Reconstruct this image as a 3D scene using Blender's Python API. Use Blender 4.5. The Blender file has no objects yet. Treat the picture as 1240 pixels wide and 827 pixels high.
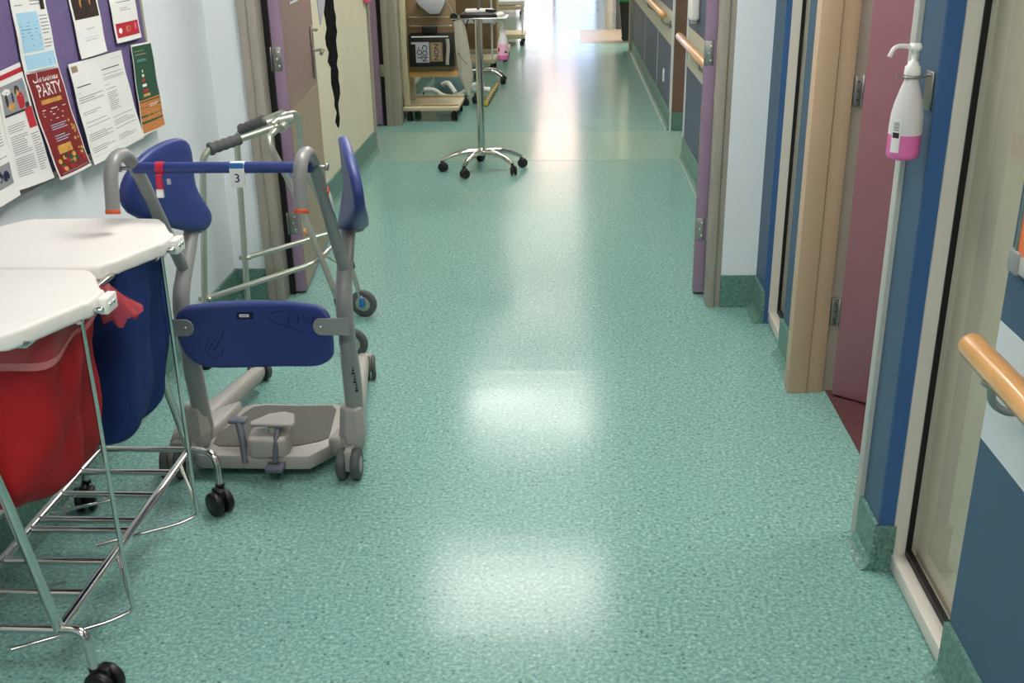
import bpy, bmesh, math, random
from mathutils import Vector, Matrix
PI = math.pi
random.seed(7)
SC = bpy.context.scene
COL = SC.collection
MW = {}          # world matrices of parents, kept by name

# ------------------------------------------------------------------ materials
def s2l(c):
    return tuple(((x/255)/12.92 if x/255 <= .04045 else ((x/255+.055)/1.055)**2.4) for x in c)
MATS = {}
def mat(name, rgb, rough=.5, metal=0., spec=.5, noise=0., nscale=20., bump=0., bscale=60., emit=0., coat=0., trans=0., alpha=1., ior=1.45):
    if name in MATS: return MATS[name]
    m = bpy.data.materials.new(name); m.use_nodes = True
    nt = m.node_tree; b = nt.nodes['Principled BSDF']
    col = s2l(rgb) + (1,)
    b.inputs['Base Color'].default_value = col
    b.inputs['Roughness'].default_value = rough
    b.inputs['Metallic'].default_value = metal
    b.inputs['Specular IOR Level'].default_value = spec
    b.inputs['IOR'].default_value = ior
    b.inputs['Coat Weight'].default_value = coat
    b.inputs['Transmission Weight'].default_value = trans
    b.inputs['Alpha'].default_value = alpha
    if emit:
        b.inputs['Emission Color'].default_value = col
        b.inputs['Emission Strength'].default_value = emit
    tc = nt.nodes.new('ShaderNodeTexCoord')
    if noise:
        n = nt.nodes.new('ShaderNodeTexNoise'); n.inputs['Scale'].default_value = nscale; n.inputs['Detail'].default_value = 4
        nt.links.new(tc.outputs['Object'], n.inputs['Vector'])
        r = nt.nodes.new('ShaderNodeValToRGB')
        r.color_ramp.elements[0].position = .3; r.color_ramp.elements[1].position = .7
        r.color_ramp.elements[0].color = tuple(c*(1-noise) for c in col[:3]) + (1,)
        r.color_ramp.elements[1].color = tuple(min(1, c*(1+noise)) for c in col[:3]) + (1,)
        nt.links.new(n.outputs['Fac'], r.inputs['Fac']); nt.links.new(r.outputs['Color'], b.inputs['Base Color'])
    if bump:
        n = nt.nodes.new('ShaderNodeTexNoise'); n.inputs['Scale'].default_value = bscale; n.inputs['Detail'].default_value = 5
        nt.links.new(tc.outputs['Object'], n.inputs['Vector'])
        bp = nt.nodes.new('ShaderNodeBump'); bp.inputs['Strength'].default_value = bump; bp.inputs['Distance'].default_value = .01
        nt.links.new(n.outputs['Fac'], bp.inputs['Height']); nt.links.new(bp.outputs['Normal'], b.inputs['Normal'])
    MATS[name] = m
    return m

def vinyl(name, lo, mid, hi, speck, rough=.28, wave=True, band=None):
    """speckled sheet vinyl"""
    m = bpy.data.materials.new(name); m.use_nodes = True; nt = m.node_tree; L = nt.links
    b = nt.nodes['Principled BSDF']
    tc = nt.nodes.new('ShaderNodeTexCoord')
    n1 = nt.nodes.new('ShaderNodeTexNoise'); n1.inputs['Scale'].default_value = 88; n1.inputs['Detail'].default_value = 6; n1.inputs['Roughness'].default_value = .75
    L.new(tc.outputs['Object'], n1.inputs['Vector'])
    r = nt.nodes.new('ShaderNodeValToRGB'); e = r.color_ramp.elements
    e[0].position = .35; e[0].color = s2l(lo)+(1,); e[1].position = .65; e[1].color = s2l(hi)+(1,)
    x = e.new(.5); x.color = s2l(mid)+(1,)
    L.new(n1.outputs['Fac'], r.inputs['Fac'])
    v = nt.nodes.new('ShaderNodeTexVoronoi'); v.inputs['Scale'].default_value = 75; v.inputs['Randomness'].default_value = 1
    L.new(tc.outputs['Object'], v.inputs['Vector'])
    sm = nt.nodes.new('ShaderNodeSeparateColor'); L.new(v.outputs['Color'], sm.inputs['Color'])
    g = nt.nodes.new('ShaderNodeMath'); g.operation = 'GREATER_THAN'; g.inputs[1].default_value = .93
    L.new(sm.outputs['Red'], g.inputs[0])
    d = nt.nodes.new('ShaderNodeMath'); d.operation = 'LESS_THAN'; d.inputs[1].default_value = .34
    L.new(v.outputs['Distance'], d.inputs[0])
    mu = nt.nodes.new('ShaderNodeMath'); mu.operation = 'MULTIPLY'; L.new(g.outputs[0], mu.inputs[0]); L.new(d.outputs[0], mu.inputs[1])
    m2 = nt.nodes.new('ShaderNodeMath'); m2.operation = 'MULTIPLY'; m2.inputs[1].default_value = .6; L.new(mu.outputs[0], m2.inputs[0])
    mx = nt.nodes.new('ShaderNodeMix'); mx.data_type = 'RGBA'
    L.new(m2.outputs[0], mx.inputs[0]); L.new(r.outputs['Color'], mx.inputs[6]); mx.inputs[7].default_value = s2l(speck)+(1,)
    g2 = nt.nodes.new('ShaderNodeMath'); g2.operation = 'LESS_THAN'; g2.inputs[1].default_value = .07; L.new(sm.outputs['Green'], g2.inputs[0])
    m3 = nt.nodes.new('ShaderNodeMath'); m3.operation = 'MULTIPLY'; L.new(g2.outputs[0], m3.inputs[0]); L.new(d.outputs[0], m3.inputs[1])
    m4 = nt.nodes.new('ShaderNodeMath'); m4.operation = 'MULTIPLY'; m4.inputs[1].default_value = .3; L.new(m3.outputs[0], m4.inputs[0])
    mx2 = nt.nodes.new('ShaderNodeMix'); mx2.data_type = 'RGBA'
    L.new(m4.outputs[0], mx2.inputs[0]); L.new(mx.outputs[2], mx2.inputs[6]); mx2.inputs[7].default_value = s2l((205,235,215))+(1,)
    L.new(mx2.outputs[2], b.inputs['Base Color'])
    # polish marks: roughness varies in broad soft patches
    n2 = nt.nodes.new('ShaderNodeTexNoise'); n2.inputs['Scale'].default_value = 2.2; n2.inputs['Detail'].default_value = 3
    L.new(tc.outputs['Object'], n2.inputs['Vector'])
    mr = nt.nodes.new('ShaderNodeMapRange'); mr.inputs['To Min'].default_value = rough-.05; mr.inputs['To Max'].default_value = rough+.07
    L.new(n2.outputs['Fac'], mr.inputs['Value']); L.new(mr.outputs[0], b.inputs['Roughness'])
    b.inputs['Specular IOR Level'].default_value = .27
    if wave:
        mp = nt.nodes.new('ShaderNodeMapping'); mp.inputs['Scale'].default_value = (1.0, 5.5, 1)
        L.new(tc.outputs['Object'], mp.inputs['Vector'])
        n3 = nt.nodes.new('ShaderNodeTexNoise'); n3.inputs['Scale'].default_value = 1.6; n3.inputs['Detail'].default_value = 3
        L.new(mp.outputs[0], n3.inputs['Vector'])
        bp = nt.nodes.new('ShaderNodeBump'); bp.inputs['Strength'].default_value = .10; bp.inputs['Distance'].default_value = .010
        L.new(n3.outputs['Fac'], bp.inputs['Height']); L.new(bp.outputs['Normal'], b.inputs['Normal'])
    MATS[name] = m
    return m

M_floor = vinyl('green_speckled_vinyl', (90,132,130), (120,164,157), (154,194,183), (60,92,94), .175)
M_floorband = vinyl('pale_speckled_vinyl', (108,144,136), (136,168,156), (164,194,180), (86,112,106), .16)
M_skirt = vinyl('dark_green_vinyl', (70,106,100), (92,130,120), (118,156,144), (52,84,80), .45, wave=False)
M_beigefloor = mat('beige_vinyl', (168,158,142), .3, noise=.06, nscale=50)
M_carpet = mat('maroon_carpet', (92,55,58), .95, noise=.35, nscale=160, bump=.4, bscale=300)
M_white = mat('bluish_white_wall_paint', (224,230,234), .6, noise=.015, nscale=3)
M_cream = mat('cream_wall_paint', (214,207,182), .6, noise=.03, nscale=4)
M_ceil = mat('ceiling_white', (196,194,188), .8)
M_frame = mat('grey_beige_door_frame', (160,153,142), .5, noise=.05, nscale=8)
M_framewarm = mat('warm_beige_door_frame', (190,166,140), .45, noise=.03, nscale=6)
M_jamb = mat('pale_grey_jamb', (178,180,174), .45)
M_purple = mat('mauve_door_laminate', (150,126,150), .4, noise=.04, nscale=10)
M_purpleface = mat('mauve_brown_door_face', (138,112,106), .35, noise=.05, nscale=6)
M_plum = mat('plum_door_face', (142,98,106), .45, noise=.04, nscale=8)
M_kick = mat('beige_kick_plate', (152,136,112), .45, noise=.03, nscale=9)
M_blue = mat('slate_blue_wall', (62,90,114), .55, noise=.04, nscale=9)
M_slate = mat('grey_slate_wall', (80,92,114), .55, noise=.04, nscale=9)
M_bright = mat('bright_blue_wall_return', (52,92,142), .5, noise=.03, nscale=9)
M_band = mat('pale_band_panel', (205,212,216), .5, noise=.02, nscale=9)
M_alu = mat('pale_aluminium_frame', (212,208,198), .4, metal=.15)
M_gasket = mat('black_rubber', (14,14,15), .5)
M_blind = mat('beige_blind', (188,178,160), .75, noise=.03, nscale=5)
M_orange = mat('orange_board', (226,118,70), .6, noise=.04, nscale=30)
M_steel = mat('chromed_steel', (205,205,200), .16, metal=1., noise=.05, nscale=12)
M_dullsteel = mat('satin_steel', (165,165,160), .34, metal=1., noise=.06, nscale=18)
M_black = mat('black_plastic', (20,20,22), .38)
M_blackpaper = mat('matt_black_paper', (16,17,18), .95, spec=.08)
M_rubber = mat('black_castor_rubber', (28,29,31), .55)
M_greytyre = mat('grey_tyre', (78,82,84), .6)
M_lid = mat('white_moulded_lid', (232,230,225), .45, noise=.015, nscale=6)
M_red = mat('red_laundry_cloth', (158,12,22), .7, noise=.16, nscale=6, bump=.9, bscale=11)
M_navy = mat('blue_laundry_cloth', (17,46,106), .8, noise=.14, nscale=6, bump=.9, bscale=11)
M_saframe = mat('grey_painted_tube', (138,140,139), .3, noise=.04, nscale=10)
M_sabase = mat('warm_grey_base_plastic', (160,157,152), .42, noise=.04, nscale=12)
M_mat = mat('dark_grey_grip_mat', (96,96,90), .8, noise=.12, nscale=120, bump=.5, bscale=420)
M_sablue = mat('royal_blue_plastic', (46,62,124), .42, noise=.04, nscale=7, bump=.08, bscale=240)
M_orangecap = mat('orange_end_cap', (205,92,50), .5)
M_grip = mat('grey_rubber_grip', (82,84,84), .65, bump=.3, bscale=90)
M_walk = mat('pale_anodised_tube', (178,182,172), .3, metal=.65, noise=.04, nscale=14)
M_pedal = mat('blue_grey_pedal', (92,98,108), .45)
M_wood = mat('varnished_beech', (212,160,98), .28, noise=.1, nscale=9, coat=.3)
M_paper = mat('white_paper', (226,227,224), .7)
M_ink = mat('grey_print', (140,142,146), .8)
M_dink = mat('dark_print', (50,46,48), .8)
M_bink = mat('pale_blue_print', (160,200,222), .8)
M_bink2 = mat('mid_blue_print', (98,148,180), .8)
M_rink = mat('red_print', (176,32,46), .8)
M_pred = mat('dark_red_paper', (122,22,26), .6, noise=.12, nscale=18)
M_pgreen = mat('green_paper', (30,78,56), .6)
M_porange = mat('orange_paper', (192,124,66), .6)
M_gold = mat('gold_print', (200,150,70), .6, noise=.3, nscale=50)
M_darkphoto = mat('dark_photo', (44,24,18), .5, noise=.6, nscale=40)
M_felt = mat('purple_felt', (104,90,134), .9, noise=.07, nscale=60)
M_pinkp = mat('pink_liquid', (218,110,170), .25)
M_bottle = mat('milky_bottle_plastic', (214,212,214), .3)
M_pinkt = mat('pink_tinted_bottle', (226,176,200), .3)
M_wplastic = mat('white_plastic', (236,236,232), .32)
M_beige = mat('cream_laminate', (192,184,154), .45, noise=.03, nscale=9)
M_tan = mat('tan_panel', (140,117,86), .55, noise=.05, nscale=9)
M_brown = mat('brown_door_panel', (116,92,82), .5, noise=.05, nscale=9)
M_greyplastic = mat('grey_lavender_sheet', (170,172,180), .55)
M_yellow = mat('yellow_stripe', (202,180,52), .5)
M_green = mat('green_bin_lid', (22,120,66), .4)
M_tape = mat('red_wrist_tape', (200,40,70), .5)
M_stickerblue = mat('blue_sticker', (40,110,170), .5)
M_scrib = mat('marker_scribble', (20,24,70), .6)
M_dblue = mat('dark_navy_inset', (16,20,60), .5)
M_teal = mat('dull_teal_plastic', (96,128,132), .5)
M_pink = mat('bright_pink_card', (214,90,130), .6)
M_light = mat('light_diffuser', (255,244,228), .5, emit=1)
M_glow = mat('daylight_pane', (205,222,255), .5, emit=1)

def node_emit(name, rgb, strength):
    m = bpy.data.materials.new(name); m.use_nodes = True; nt = m.node_tree
    nt.nodes.clear(); e = nt.nodes.new('ShaderNodeEmission'); o = nt.nodes.new('ShaderNodeOutputMaterial')
    e.inputs[0].default_value = rgb+(1,); e.inputs[1].default_value = strength; nt.links.new(e.outputs[0], o.inputs[0]); return m
M_lamp = node_emit('fluorescent_diffuser', (1., .96, .90), 9.6)
M_lampfar = node_emit('warm_fluorescent_diffuser', (1., .70, .63), 3.2)
M_lampdim = node_emit('dim_fluorescent_diffuser', (1., .90, .80), 4.5)
M_day = node_emit('daylight_window', (.56, .68, 1.), 1.9)
M_day2 = node_emit('pale_daylight_window', (.95, .88, 1.), 1.6)

def glass_mat(name, tint=(.97,.98,.96), rough=.02, gloss=1.0):
    m = bpy.data.materials.new(name); m.use_nodes = True; nt = m.node_tree; nt.nodes.clear()
    o = nt.nodes.new('ShaderNodeOutputMaterial'); t = nt.nodes.new('ShaderNodeBsdfTransparent'); t.inputs[0].default_value = tint+(1,)
    g = nt.nodes.new('ShaderNodeBsdfGlossy'); g.inputs['Roughness'].default_value = rough
    f = nt.nodes.new('ShaderNodeFresnel'); f.inputs['IOR'].default_value = 1.5
    mx = nt.nodes.new('ShaderNodeMixShader')
    ge = nt.nodes.new('ShaderNodeNewGeometry'); sb_ = nt.nodes.new('ShaderNodeMath'); sb_.operation = 'SUBTRACT'; sb_.inputs[0].default_value = 1; ml = nt.nodes.new('ShaderNodeMath'); ml.operation = 'MULTIPLY'
    nt.links.new(ge.outputs['Backfacing'], sb_.inputs[1]); nt.links.new(sb_.outputs[0], ml.inputs[0]); nt.links.new(f.outputs[0], ml.inputs[1])
    nt.links.new(ml.outputs[0], mx.inputs[0]); nt.links.new(t.outputs[0], mx.inputs[1]); nt.links.new(g.outputs[0], mx.inputs[2]); nt.links.new(mx.outputs[0], o.inputs[0])
    return m
M_glass = glass_mat('window_glass')

def film_mat(name, rgb, op):
    m = bpy.data.materials.new(name); m.use_nodes = True; nt = m.node_tree
    b = nt.nodes['Principled BSDF']; b.inputs['Base Color'].default_value = s2l(rgb)+(1,); b.inputs['Roughness'].default_value = .2
    b.inputs['Alpha'].default_value = op
    tc = nt.nodes.new('ShaderNodeTexCoord'); n = nt.nodes.new('ShaderNodeTexNoise'); n.inputs['Scale'].default_value = 25
    nt.links.new(tc.outputs['Object'], n.inputs['Vector'])
    bp = nt.nodes.new('ShaderNodeBump'); bp.inputs['Strength'].default_value = .7; bp.inputs['Distance'].default_value = .01
    nt.links.new(n.outputs['Fac'], bp.inputs['Height']); nt.links.new(bp.outputs['Normal'], b.inputs['Normal'])
    return m
M_film = film_mat('clear_red_liner', (206,84,92), .5)
M_filmhem = film_mat('pale_liner_hem', (232,150,152), .6)
M_bagfilm = film_mat('cloudy_plastic_film', (178,174,160), .85)

# ------------------------------------------------------------------ mesh helpers
class MB:
    """collects shapes with material slots; build() links ONE mesh object"""
    def __init__(s):
        s.v = []; s.f = []; s.m = []; s.sm = []; s.mats = []
    def mi(s, m):
        if m not in s.mats: s.mats.append(m)
        return s.mats.index(m)
    def add(s, verts, faces, m, smooth=False):
        o = len(s.v); s.v += [tuple(v) for v in verts]; k = s.mi(m)
        for f in faces: s.f.append([i+o for i in f]); s.m.append(k); s.sm.append(smooth)
        return s
    def from_bm(s, bm, m, smooth=False):
        bm.verts.ensure_lookup_table()
        s.add([v.co[:] for v in bm.verts], [[v.index for v in f.verts] for f in bm.faces], m, smooth); bm.free(); return s
    def box(s, lo, hi, m, bev=0., seg=2, M=None):
        bm = bmesh.new()
        bmesh.ops.create_cube(bm, size=1)
        c = [(lo[i]+hi[i])/2 for i in range(3)]; d = [abs(hi[i]-lo[i]) for i in range(3)]
        for v in bm.verts: v.co = Vector((c[0]+v.co.x*d[0], c[1]+v.co.y*d[1], c[2]+v.co.z*d[2]))
        if bev: bmesh.ops.bevel(bm, geom=bm.edges[:], offset=min(bev, min(d)*.45), segments=seg, affect='EDGES', profile=.5)
        if M: bmesh.ops.transform(bm, matrix=M, verts=bm.verts)
        bm.verts.index_update()
        return s.from_bm(bm, m, bev > 0)
    def prism(s, pts, z0, z1, m, bev=0., seg=2, M=None, smooth=None):
        """polygon pts (x,y) extruded z0..z1, then transformed by M"""
        bm = bmesh.new()
        vs = [bm.verts.new((p[0], p[1], z0)) for p in pts]
        f = bm.faces.new(vs)
        r = bmesh.ops.extrude_face_region(bm, geom=[f])
        for g in r['geom']:
            if isinstance(g, bmesh.types.BMVert): g.co.z = z1
        bmesh.ops.recalc_face_normals(bm, faces=bm.faces[:])
        if bev: 
            ed = [e for e in bm.edges if abs(e.verts[0].co.z-e.verts[1].co.z) < 1e-6]
            bmesh.ops.bevel(bm, geom=ed, offset=bev, segments=seg, affect='EDGES', profile=.5)
        if M: bmesh.ops.transform(bm, matrix=M, verts=bm.verts)
        bm.verts.index_update()
        return s.from_bm(bm, m, (bev > 0) if smooth is None else smooth)
    def tube(s, pts, r, m, n=12, fil=0., fseg=6, closed=False, rr=None, flat=1.):
        """swept tube; fil = corner fillet radius; rr = radii list; flat squashes the section vertically"""
        P = [Vector(p) for p in pts]
        R = list(rr) if rr else [r]*len(P)
        if fil and len(P) > 2:
            Q = [P[0]]; RR = [R[0]]
            for i in range(1, len(P)-1):
                a, b, c = P[i-1], P[i], P[i+1]
                d1 = (a-b); d2 = (c-b); t = min(fil, d1.length*.48, d2.length*.48)
                p0 = b+d1.normalized()*t; p1 = b+d2.normalized()*t
                for k in range(fseg+1):
                    u = k/fseg
                    Q.append(p0*(1-u)**2+b*2*u*(1-u)+p1*u*u); RR.append(R[i])
            Q.append(P[-1]); RR.append(R[-1]); P, R = Q, RR
        N = len(P); vs = []; fs = []
        T = []
        for i in range(N):
            if closed: t = P[(i+1) % N]-P[i-1]
            else: t = P[min(i+1, N-1)]-P[max(i-1, 0)]
            T.append(t.normalized())
        up = Vector((0, 0, 1))
        if abs(T[0].dot(up)) > .9: up = Vector((0, 1, 0))
        u = (up-T[0]*up.dot(T[0])).normalized()
        for i in range(N):
            u = (u-T[i]*u.dot(T[i])).normalized(); w = T[i].cross(u)
            for k in range(n):
                a = 2*PI*k/n
                vs.append(P[i]+u*math.cos(a)*R[i]*flat+w*math.sin(a)*R[i])
        for i in range(N if closed else N-1):
            j = (i+1) % N
            for k in range(n):
                l = (k+1) % n
                fs.append([i*n+k, i*n+l, j*n+l, j*n+k])
        s.add(vs, fs, m, True)
        if not closed:
            s.add(vs[:n], [list(range(n))[::-1]], m); s.add(vs[-n:], [list(range(n))], m)
        return s
    def lathe(s, prof, m, n=24, M=None, smooth=True):
        """prof: list of (r, z)"""
        vs = []; fs = []
        for r, z in prof:
            for k in range(n):
                a = 2*PI*k/n; v = Vector((r*math.cos(a), r*math.sin(a), z)); vs.append(M @ v if M else v)
        for i in range(len(prof)-1):
            for k in range(n):
                l = (k+1) % n; fs.append([i*n+k, i*n+l, (i+1)*n+l, (i+1)*n+k])
        s.add(vs, fs, m, smooth)
        s.add(vs[:n], [list(range(n))[::-1]], m); s.add(vs[-n:], [list(range(n))], m)
        return s
    def cyl(s, c, r, h, m, axis='Z', n=24, bev=0.):
        M = Matrix.Translation(c)
        if axis == 'X': M = M @ Matrix.Rotation(PI/2, 4, 'Y')
        if axis == 'Y': M = M @ Matrix.Rotation(-PI/2, 4, 'X')
        b = bev or min(r, h)*.12
        return s.lathe([(r-b, -h/2), (r, -h/2+b), (r, h/2-b), (r-b, h/2)], m, n, M)
    def ball(s, c, r, m, sc=(1, 1, 1)):
        pr = [(max(1e-4, r*math.sin(PI*i/10)), -r*math.cos(PI*i/10)) for i in range(11)]
        return s.lathe(pr, m, 16, Matrix.Translation(c) @ Matrix.Diagonal((*sc, 1)))
    def grid(s, fn, nu, nv, m, thick=0., wrap=False, smooth=True):
        vs = [fn(i/nu, j/nv) for j in range(nv+1) for i in range(nu+(0 if wrap else 1))]
        W = nu if wrap else nu+1; fs = []
        for j in range(nv):
            for i in range(nu):
                fs.append([j*W+i, j*W+(i+1) % W, (j+1)*W+(i+1) % W, (j+1)*W+i])
        return s.add(vs, fs, m, smooth)
    def build(s, name, parent=None, world=True):
        me = bpy.data.meshes.new(name)
        vs = s.v
        if parent is not None and world:
            I = MW[parent.name].inverted(); vs = [tuple(I @ Vector(v)) for v in vs]
        me.from_pydata(vs, [], s.f)
        for m in s.mats: me.materials.append(m)
        for p, k, sm in zip(me.polygons, s.m, s.sm): p.material_index = k; p.use_smooth = sm
        me.validate()
        bm = bmesh.new(); bm.from_mesh(me); bmesh.ops.recalc_face_normals(bm, faces=bm.faces[:]); bm.to_mesh(me); bm.free()
        o = bpy.data.objects.new(name, me); COL.objects.link(o)
        if parent is not None: o.parent = parent; MW[o.name] = MW[parent.name].copy()
        else: MW[o.name] = Matrix.Identity(4)
        return o

def thing(name, label, cat, loc=(0, 0, 0), rz=0., group=None):
    o = bpy.data.objects.new(name, None); COL.objects.link(o); o.empty_display_size = .1
    o.location = loc; o.rotation_euler = (0, 0, rz); o['label'] = label; o['category'] = cat
    if group: o['group'] = group
    MW[o.name] = Matrix.Translation(loc) @ Matrix.Rotation(rz, 4, 'Z')
    return o
def tag(o, label, cat, group=None):
    o['label'] = label; o['category'] = cat
    if group: o['group'] = group
    return o
def struct(o): o['kind'] = 'structure'; return o
def sroot(name, loc=(0, 0, 0)):
    o = bpy.data.objects.new(name, None); COL.objects.link(o); o.location = loc; o['kind'] = 'structure'
    MW[o.name] = Matrix.Translation(loc); return o
def dup_tree(o, parent=None, name=None):
    c = o.copy(); COL.objects.link(c)
    if parent is not None: c.parent = parent
    MW[c.name] = MW.get(o.name, Matrix.Identity(4)).copy()
    for ch in list(o.children): dup_tree(ch, c)
    return c
def rounded(w, h, r, n=6, cx=0, cy=0):
    pts = []
    for sx, sy, a0 in ((1, 1, 0), (-1, 1, 90), (-1, -1, 180), (1, -1, 270)):
        for k in range(n+1):
            a = math.radians(a0+90*k/n); pts.append((cx+sx*(w/2-r)+r*math.cos(a), cy+sy*(h/2-r)+r*math.sin(a)))
    return pts
def smooth_poly(pts, it=2):
    """Chaikin corner cutting, closed"""
    for _ in range(it):
        q = []
        for i in range(len(pts)):
            a = pts[i]; b = pts[(i+1) % len(pts)]
            q.append(tuple(a[k]*.75+b[k]*.25 for k in range(len(a)))); q.append(tuple(a[k]*.25+b[k]*.75 for k in range(len(a))))
        pts = q
    return pts
def frame_M(o, ex, ey, ez):
    return Matrix(((ex[0], ey[0], ez[0], o[0]), (ex[1], ey[1], ez[1], o[1]), (ex[2], ey[2], ez[2], o[2]), (0, 0, 0, 1)))
def text_mesh(body, size=1., shear=0., bold=0.):
    cu = bpy.data.curves.new('lettering', 'FONT'); cu.body = body; cu.size = size; cu.align_x = 'CENTER'; cu.align_y = 'CENTER'; cu.shear = shear; cu.offset = bold; cu.resolution_u = 3
    ob = bpy.data.objects.new('lettering', cu); COL.objects.link(ob)
    bpy.context.view_layer.update()
    me = bpy.data.meshes.new_from_object(ob)
    vs = [v.co[:] for v in me.vertices]; fs = [list(p.vertices) for p in me.polygons]
    bpy.data.objects.remove(ob); bpy.data.curves.remove(cu); bpy.data.meshes.remove(me)
    return vs, fs

# ------------------------------------------------------------------ camera
cam = bpy.data.cameras.new('camera'); co = bpy.data.objects.new('camera', cam); COL.objects.link(co)
Rm = Matrix(((0.99860956, -0.00246909, 0.05265784), (0.04972982, 0.37553329, -0.92547377), (-0.01748969, 0.92680562, 0.37513392)))
co.matrix_world = Matrix.Translation((0, 0, 1.65)) @ Rm.to_4x4()
cam.sensor_width = 36; cam.lens = 36*1265.48/1240; cam.clip_start = .05; cam.clip_end = 100
SC.camera = co

# ------------------------------------------------------------------ room shell
CH = 2.6
YB, YE = -5.0, 30.0
struct(MB().box((-2.6, YB, -.12), (.96, YE, 0), M_floor).build('floor'))
XL = -1.557; XR = .87
def walls_right():
    w = MB()
    def bands(y0, y1, x=XR, th=.25, mats=None):
        # baseboard zone, blue, pale band, blue above
        for z0, z1, m in (mats or ((0, .62, M_blue), (.62, .885, M_band), (.885, CH, M_blue))):
            w.box((x, y0, z0), (x+th, y1, z1), m)
    bands(YB, 2.01)
    # over and around window 1
    w.box((XR, 2.01, 2.15), (XR+.25, 2.44, CH), M_white)
    w.box((.828, 2.44, 0), (1.12, 2.585, CH), M_blue)
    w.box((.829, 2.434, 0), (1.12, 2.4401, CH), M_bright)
    # over door 1
    w.box((.83, 2.585, 2.12), (1.12, 3.60, CH), M_white)
    # between door and window 2
    w.box((.862, 3.62, 0), (1.12, 3.95, CH), M_blue)
    w.box((.862, 3.95, 2.15), (1.12, 4.285, CH), M_white)
    w.box((.845, 4.292, 0), (1.12, 4.5, CH), M_blue)
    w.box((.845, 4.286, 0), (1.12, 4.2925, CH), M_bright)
    # return wall beside the fire-door frame
    w.box((.689, 4.5, 0), (1.12, 4.62, CH), M_white)
    return w
wr = walls_right()
M_band2 = mat('grey_cream_band', (196,194,178), .5, noise=.02)
S2 = ((0, .66, M_slate), (.66, .93, M_band2), (.93, CH, M_slate))
for z0, z1, m in S2:
    wr.box((.845, 4.62, z0), (1.12, 7.68, z1), m)
    wr.box((.845, 8.73, z0), (1.12, 14.27, z1), m)
wr.box((.965, 7.68, 0), (1.12, 8.73, CH), M_cream)
wr.box((.846, 8.715, 0), (.964, 8.73, CH), M_brown)
wr.box((.80, 14.2, 0), (1.12, 14.34, CH), M_frame)
wr.box((2.6, 14.34, 0), (2.8, 17.2, CH), M_cream)
wr.box((.96, 14.2, 0), (2.8, 14.33, CH), M_cream)
wr.box((.86, 17.2, 0), (2.8, 17.35, CH), M_cream)
wr.box((.86, 17.35, 0), (1.1, YE, CH), M_white)
struct(wr.build('wall_right'))
wl = MB()
wl.box((XL-.2, YB, 0), (XL, 4.62, CH), M_white)
wl.box((XL-.2, 4.605, 0), (-1.40, 4.64, CH), M_white)
wl.box((-1.7, 4.62, 0), (-1.48, 7.985, CH), M_cream)
wl.box((-2.6, 7.85, 0), (-1.7, 7.985, CH), M_cream)
wl.box((-2.6, 9.08, 0), (-1.72, 9.2, CH), M_cream)
wl.box((-1.72, 9.08, 2.1), (-1.44, 9.2, CH), M_cream)
wl.box((-2.6, 9.2, 0), (-1.50, YE, CH), M_cream)
wl.box((-2.8, 7.8, 0), (-2.6, 9.3, CH), M_cream)
struct(wl.build('wall_left'))
we = MB(); we.box((-2.6, YE, 0), (1.2, YE+.2, CH), M_white); struct(we.build('wall_far'))
wb = MB(); wb.box((-1.8, YB-.2, 0), (1.2, YB, CH), M_white); struct(wb.build('wall_near'))
struct(MB().box((-2.8, YB-.2, CH), (3.2, YE+.2, CH+.1), M_ceil).build('ceiling'))
# coved green vinyl baseboards
def skirt(b, x, y0, y1, h=.15, side=1, t=.012):
    # runs along Y on the face at x; side = +1 when the wall is to the right
    a = x-side*t
    b.box((min(a, x+side*.004), y0, 0), (max(a, x+side*.004), y1, h), M_skirt)
    b.prism([(0, 0), (.03, 0), (.02, .004), (.01, .012), (0, .03)], y0, y1, M_skirt, M=frame_M((a, 0, 0), (-side, 0, 0), (0, 0, 1), (0, 1, 0)), smooth=False)
br = MB()
skirt(br, XR, YB, 2.01, .15); skirt(br, .828, 2.428, 2.585, .14); br.box((.82, 2.424, 0), (.872, 2.436, .14), M_skirt)
skirt(br, .862, 3.62, 3.955, .15); skirt(br, .845, 4.28, 4.5, .15); br.box((.689, 4.488, 0), (.85, 4.502, .15), M_skirt)
skirt(br, .845, 4.75, 7.68, .15); br.box((.84, 7.68, 0), (.97, 7.69, .15), M_skirt); br.box((.832, 8.703, 0), (.97, 8.716, .15), M_skirt)
skirt(br, .845, 8.715, 14.2, .15)
struct(br.build('baseboard_right'))
bl = MB()
skirt(bl, XL, YB, 4.605, .15, -1); bl.box((XL, 4.592, 0), (-1.40, 4.606, .15), M_skirt)
skirt(bl, -1.48, 4.64, 7.985, .16, -1); bl.box((-2.6, 9.068, 0), (-1.72, 9.081, .15), M_skirt); skirt(bl, -1.50, 9.2, YE, .16, -1)
struct(bl.build('baseboard_left'))
# floor inlays
struct(MB().box((-2.6, 7.60, 0), (.965, 8.72, .0012), M_floorband).build('trim_1'))
struct(MB().box((.18, 15.3, 0), (2.6, 17.2, .0014), M_beigefloor).box((.96, 14.34, -.1), (2.6, 17.2, .0), M_beigefloor).build('trim_2'))
# white strip painting the cove joint highlight along the right wall foot, corner guards
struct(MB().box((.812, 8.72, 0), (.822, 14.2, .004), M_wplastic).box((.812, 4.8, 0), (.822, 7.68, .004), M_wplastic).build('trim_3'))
struct(MB().box((.836, 7.655, .0), (.852, 7.695, CH), M_band).box((.834, 8.70, .0), (.850, 8.76, CH), M_band).build('trim_4'))
struct(MB().box((-1.492, 7.96, 0), (-1.462, 7.999, CH), M_frame).build('trim_5'))
# vertical aluminium joint on the slate panels
t6 = MB()
for y in (10.2, 11.9): t6.box((.842, y, .15), (.8455, y+.012, .66), M_band)
struct(t6.build('trim_6'))

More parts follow.
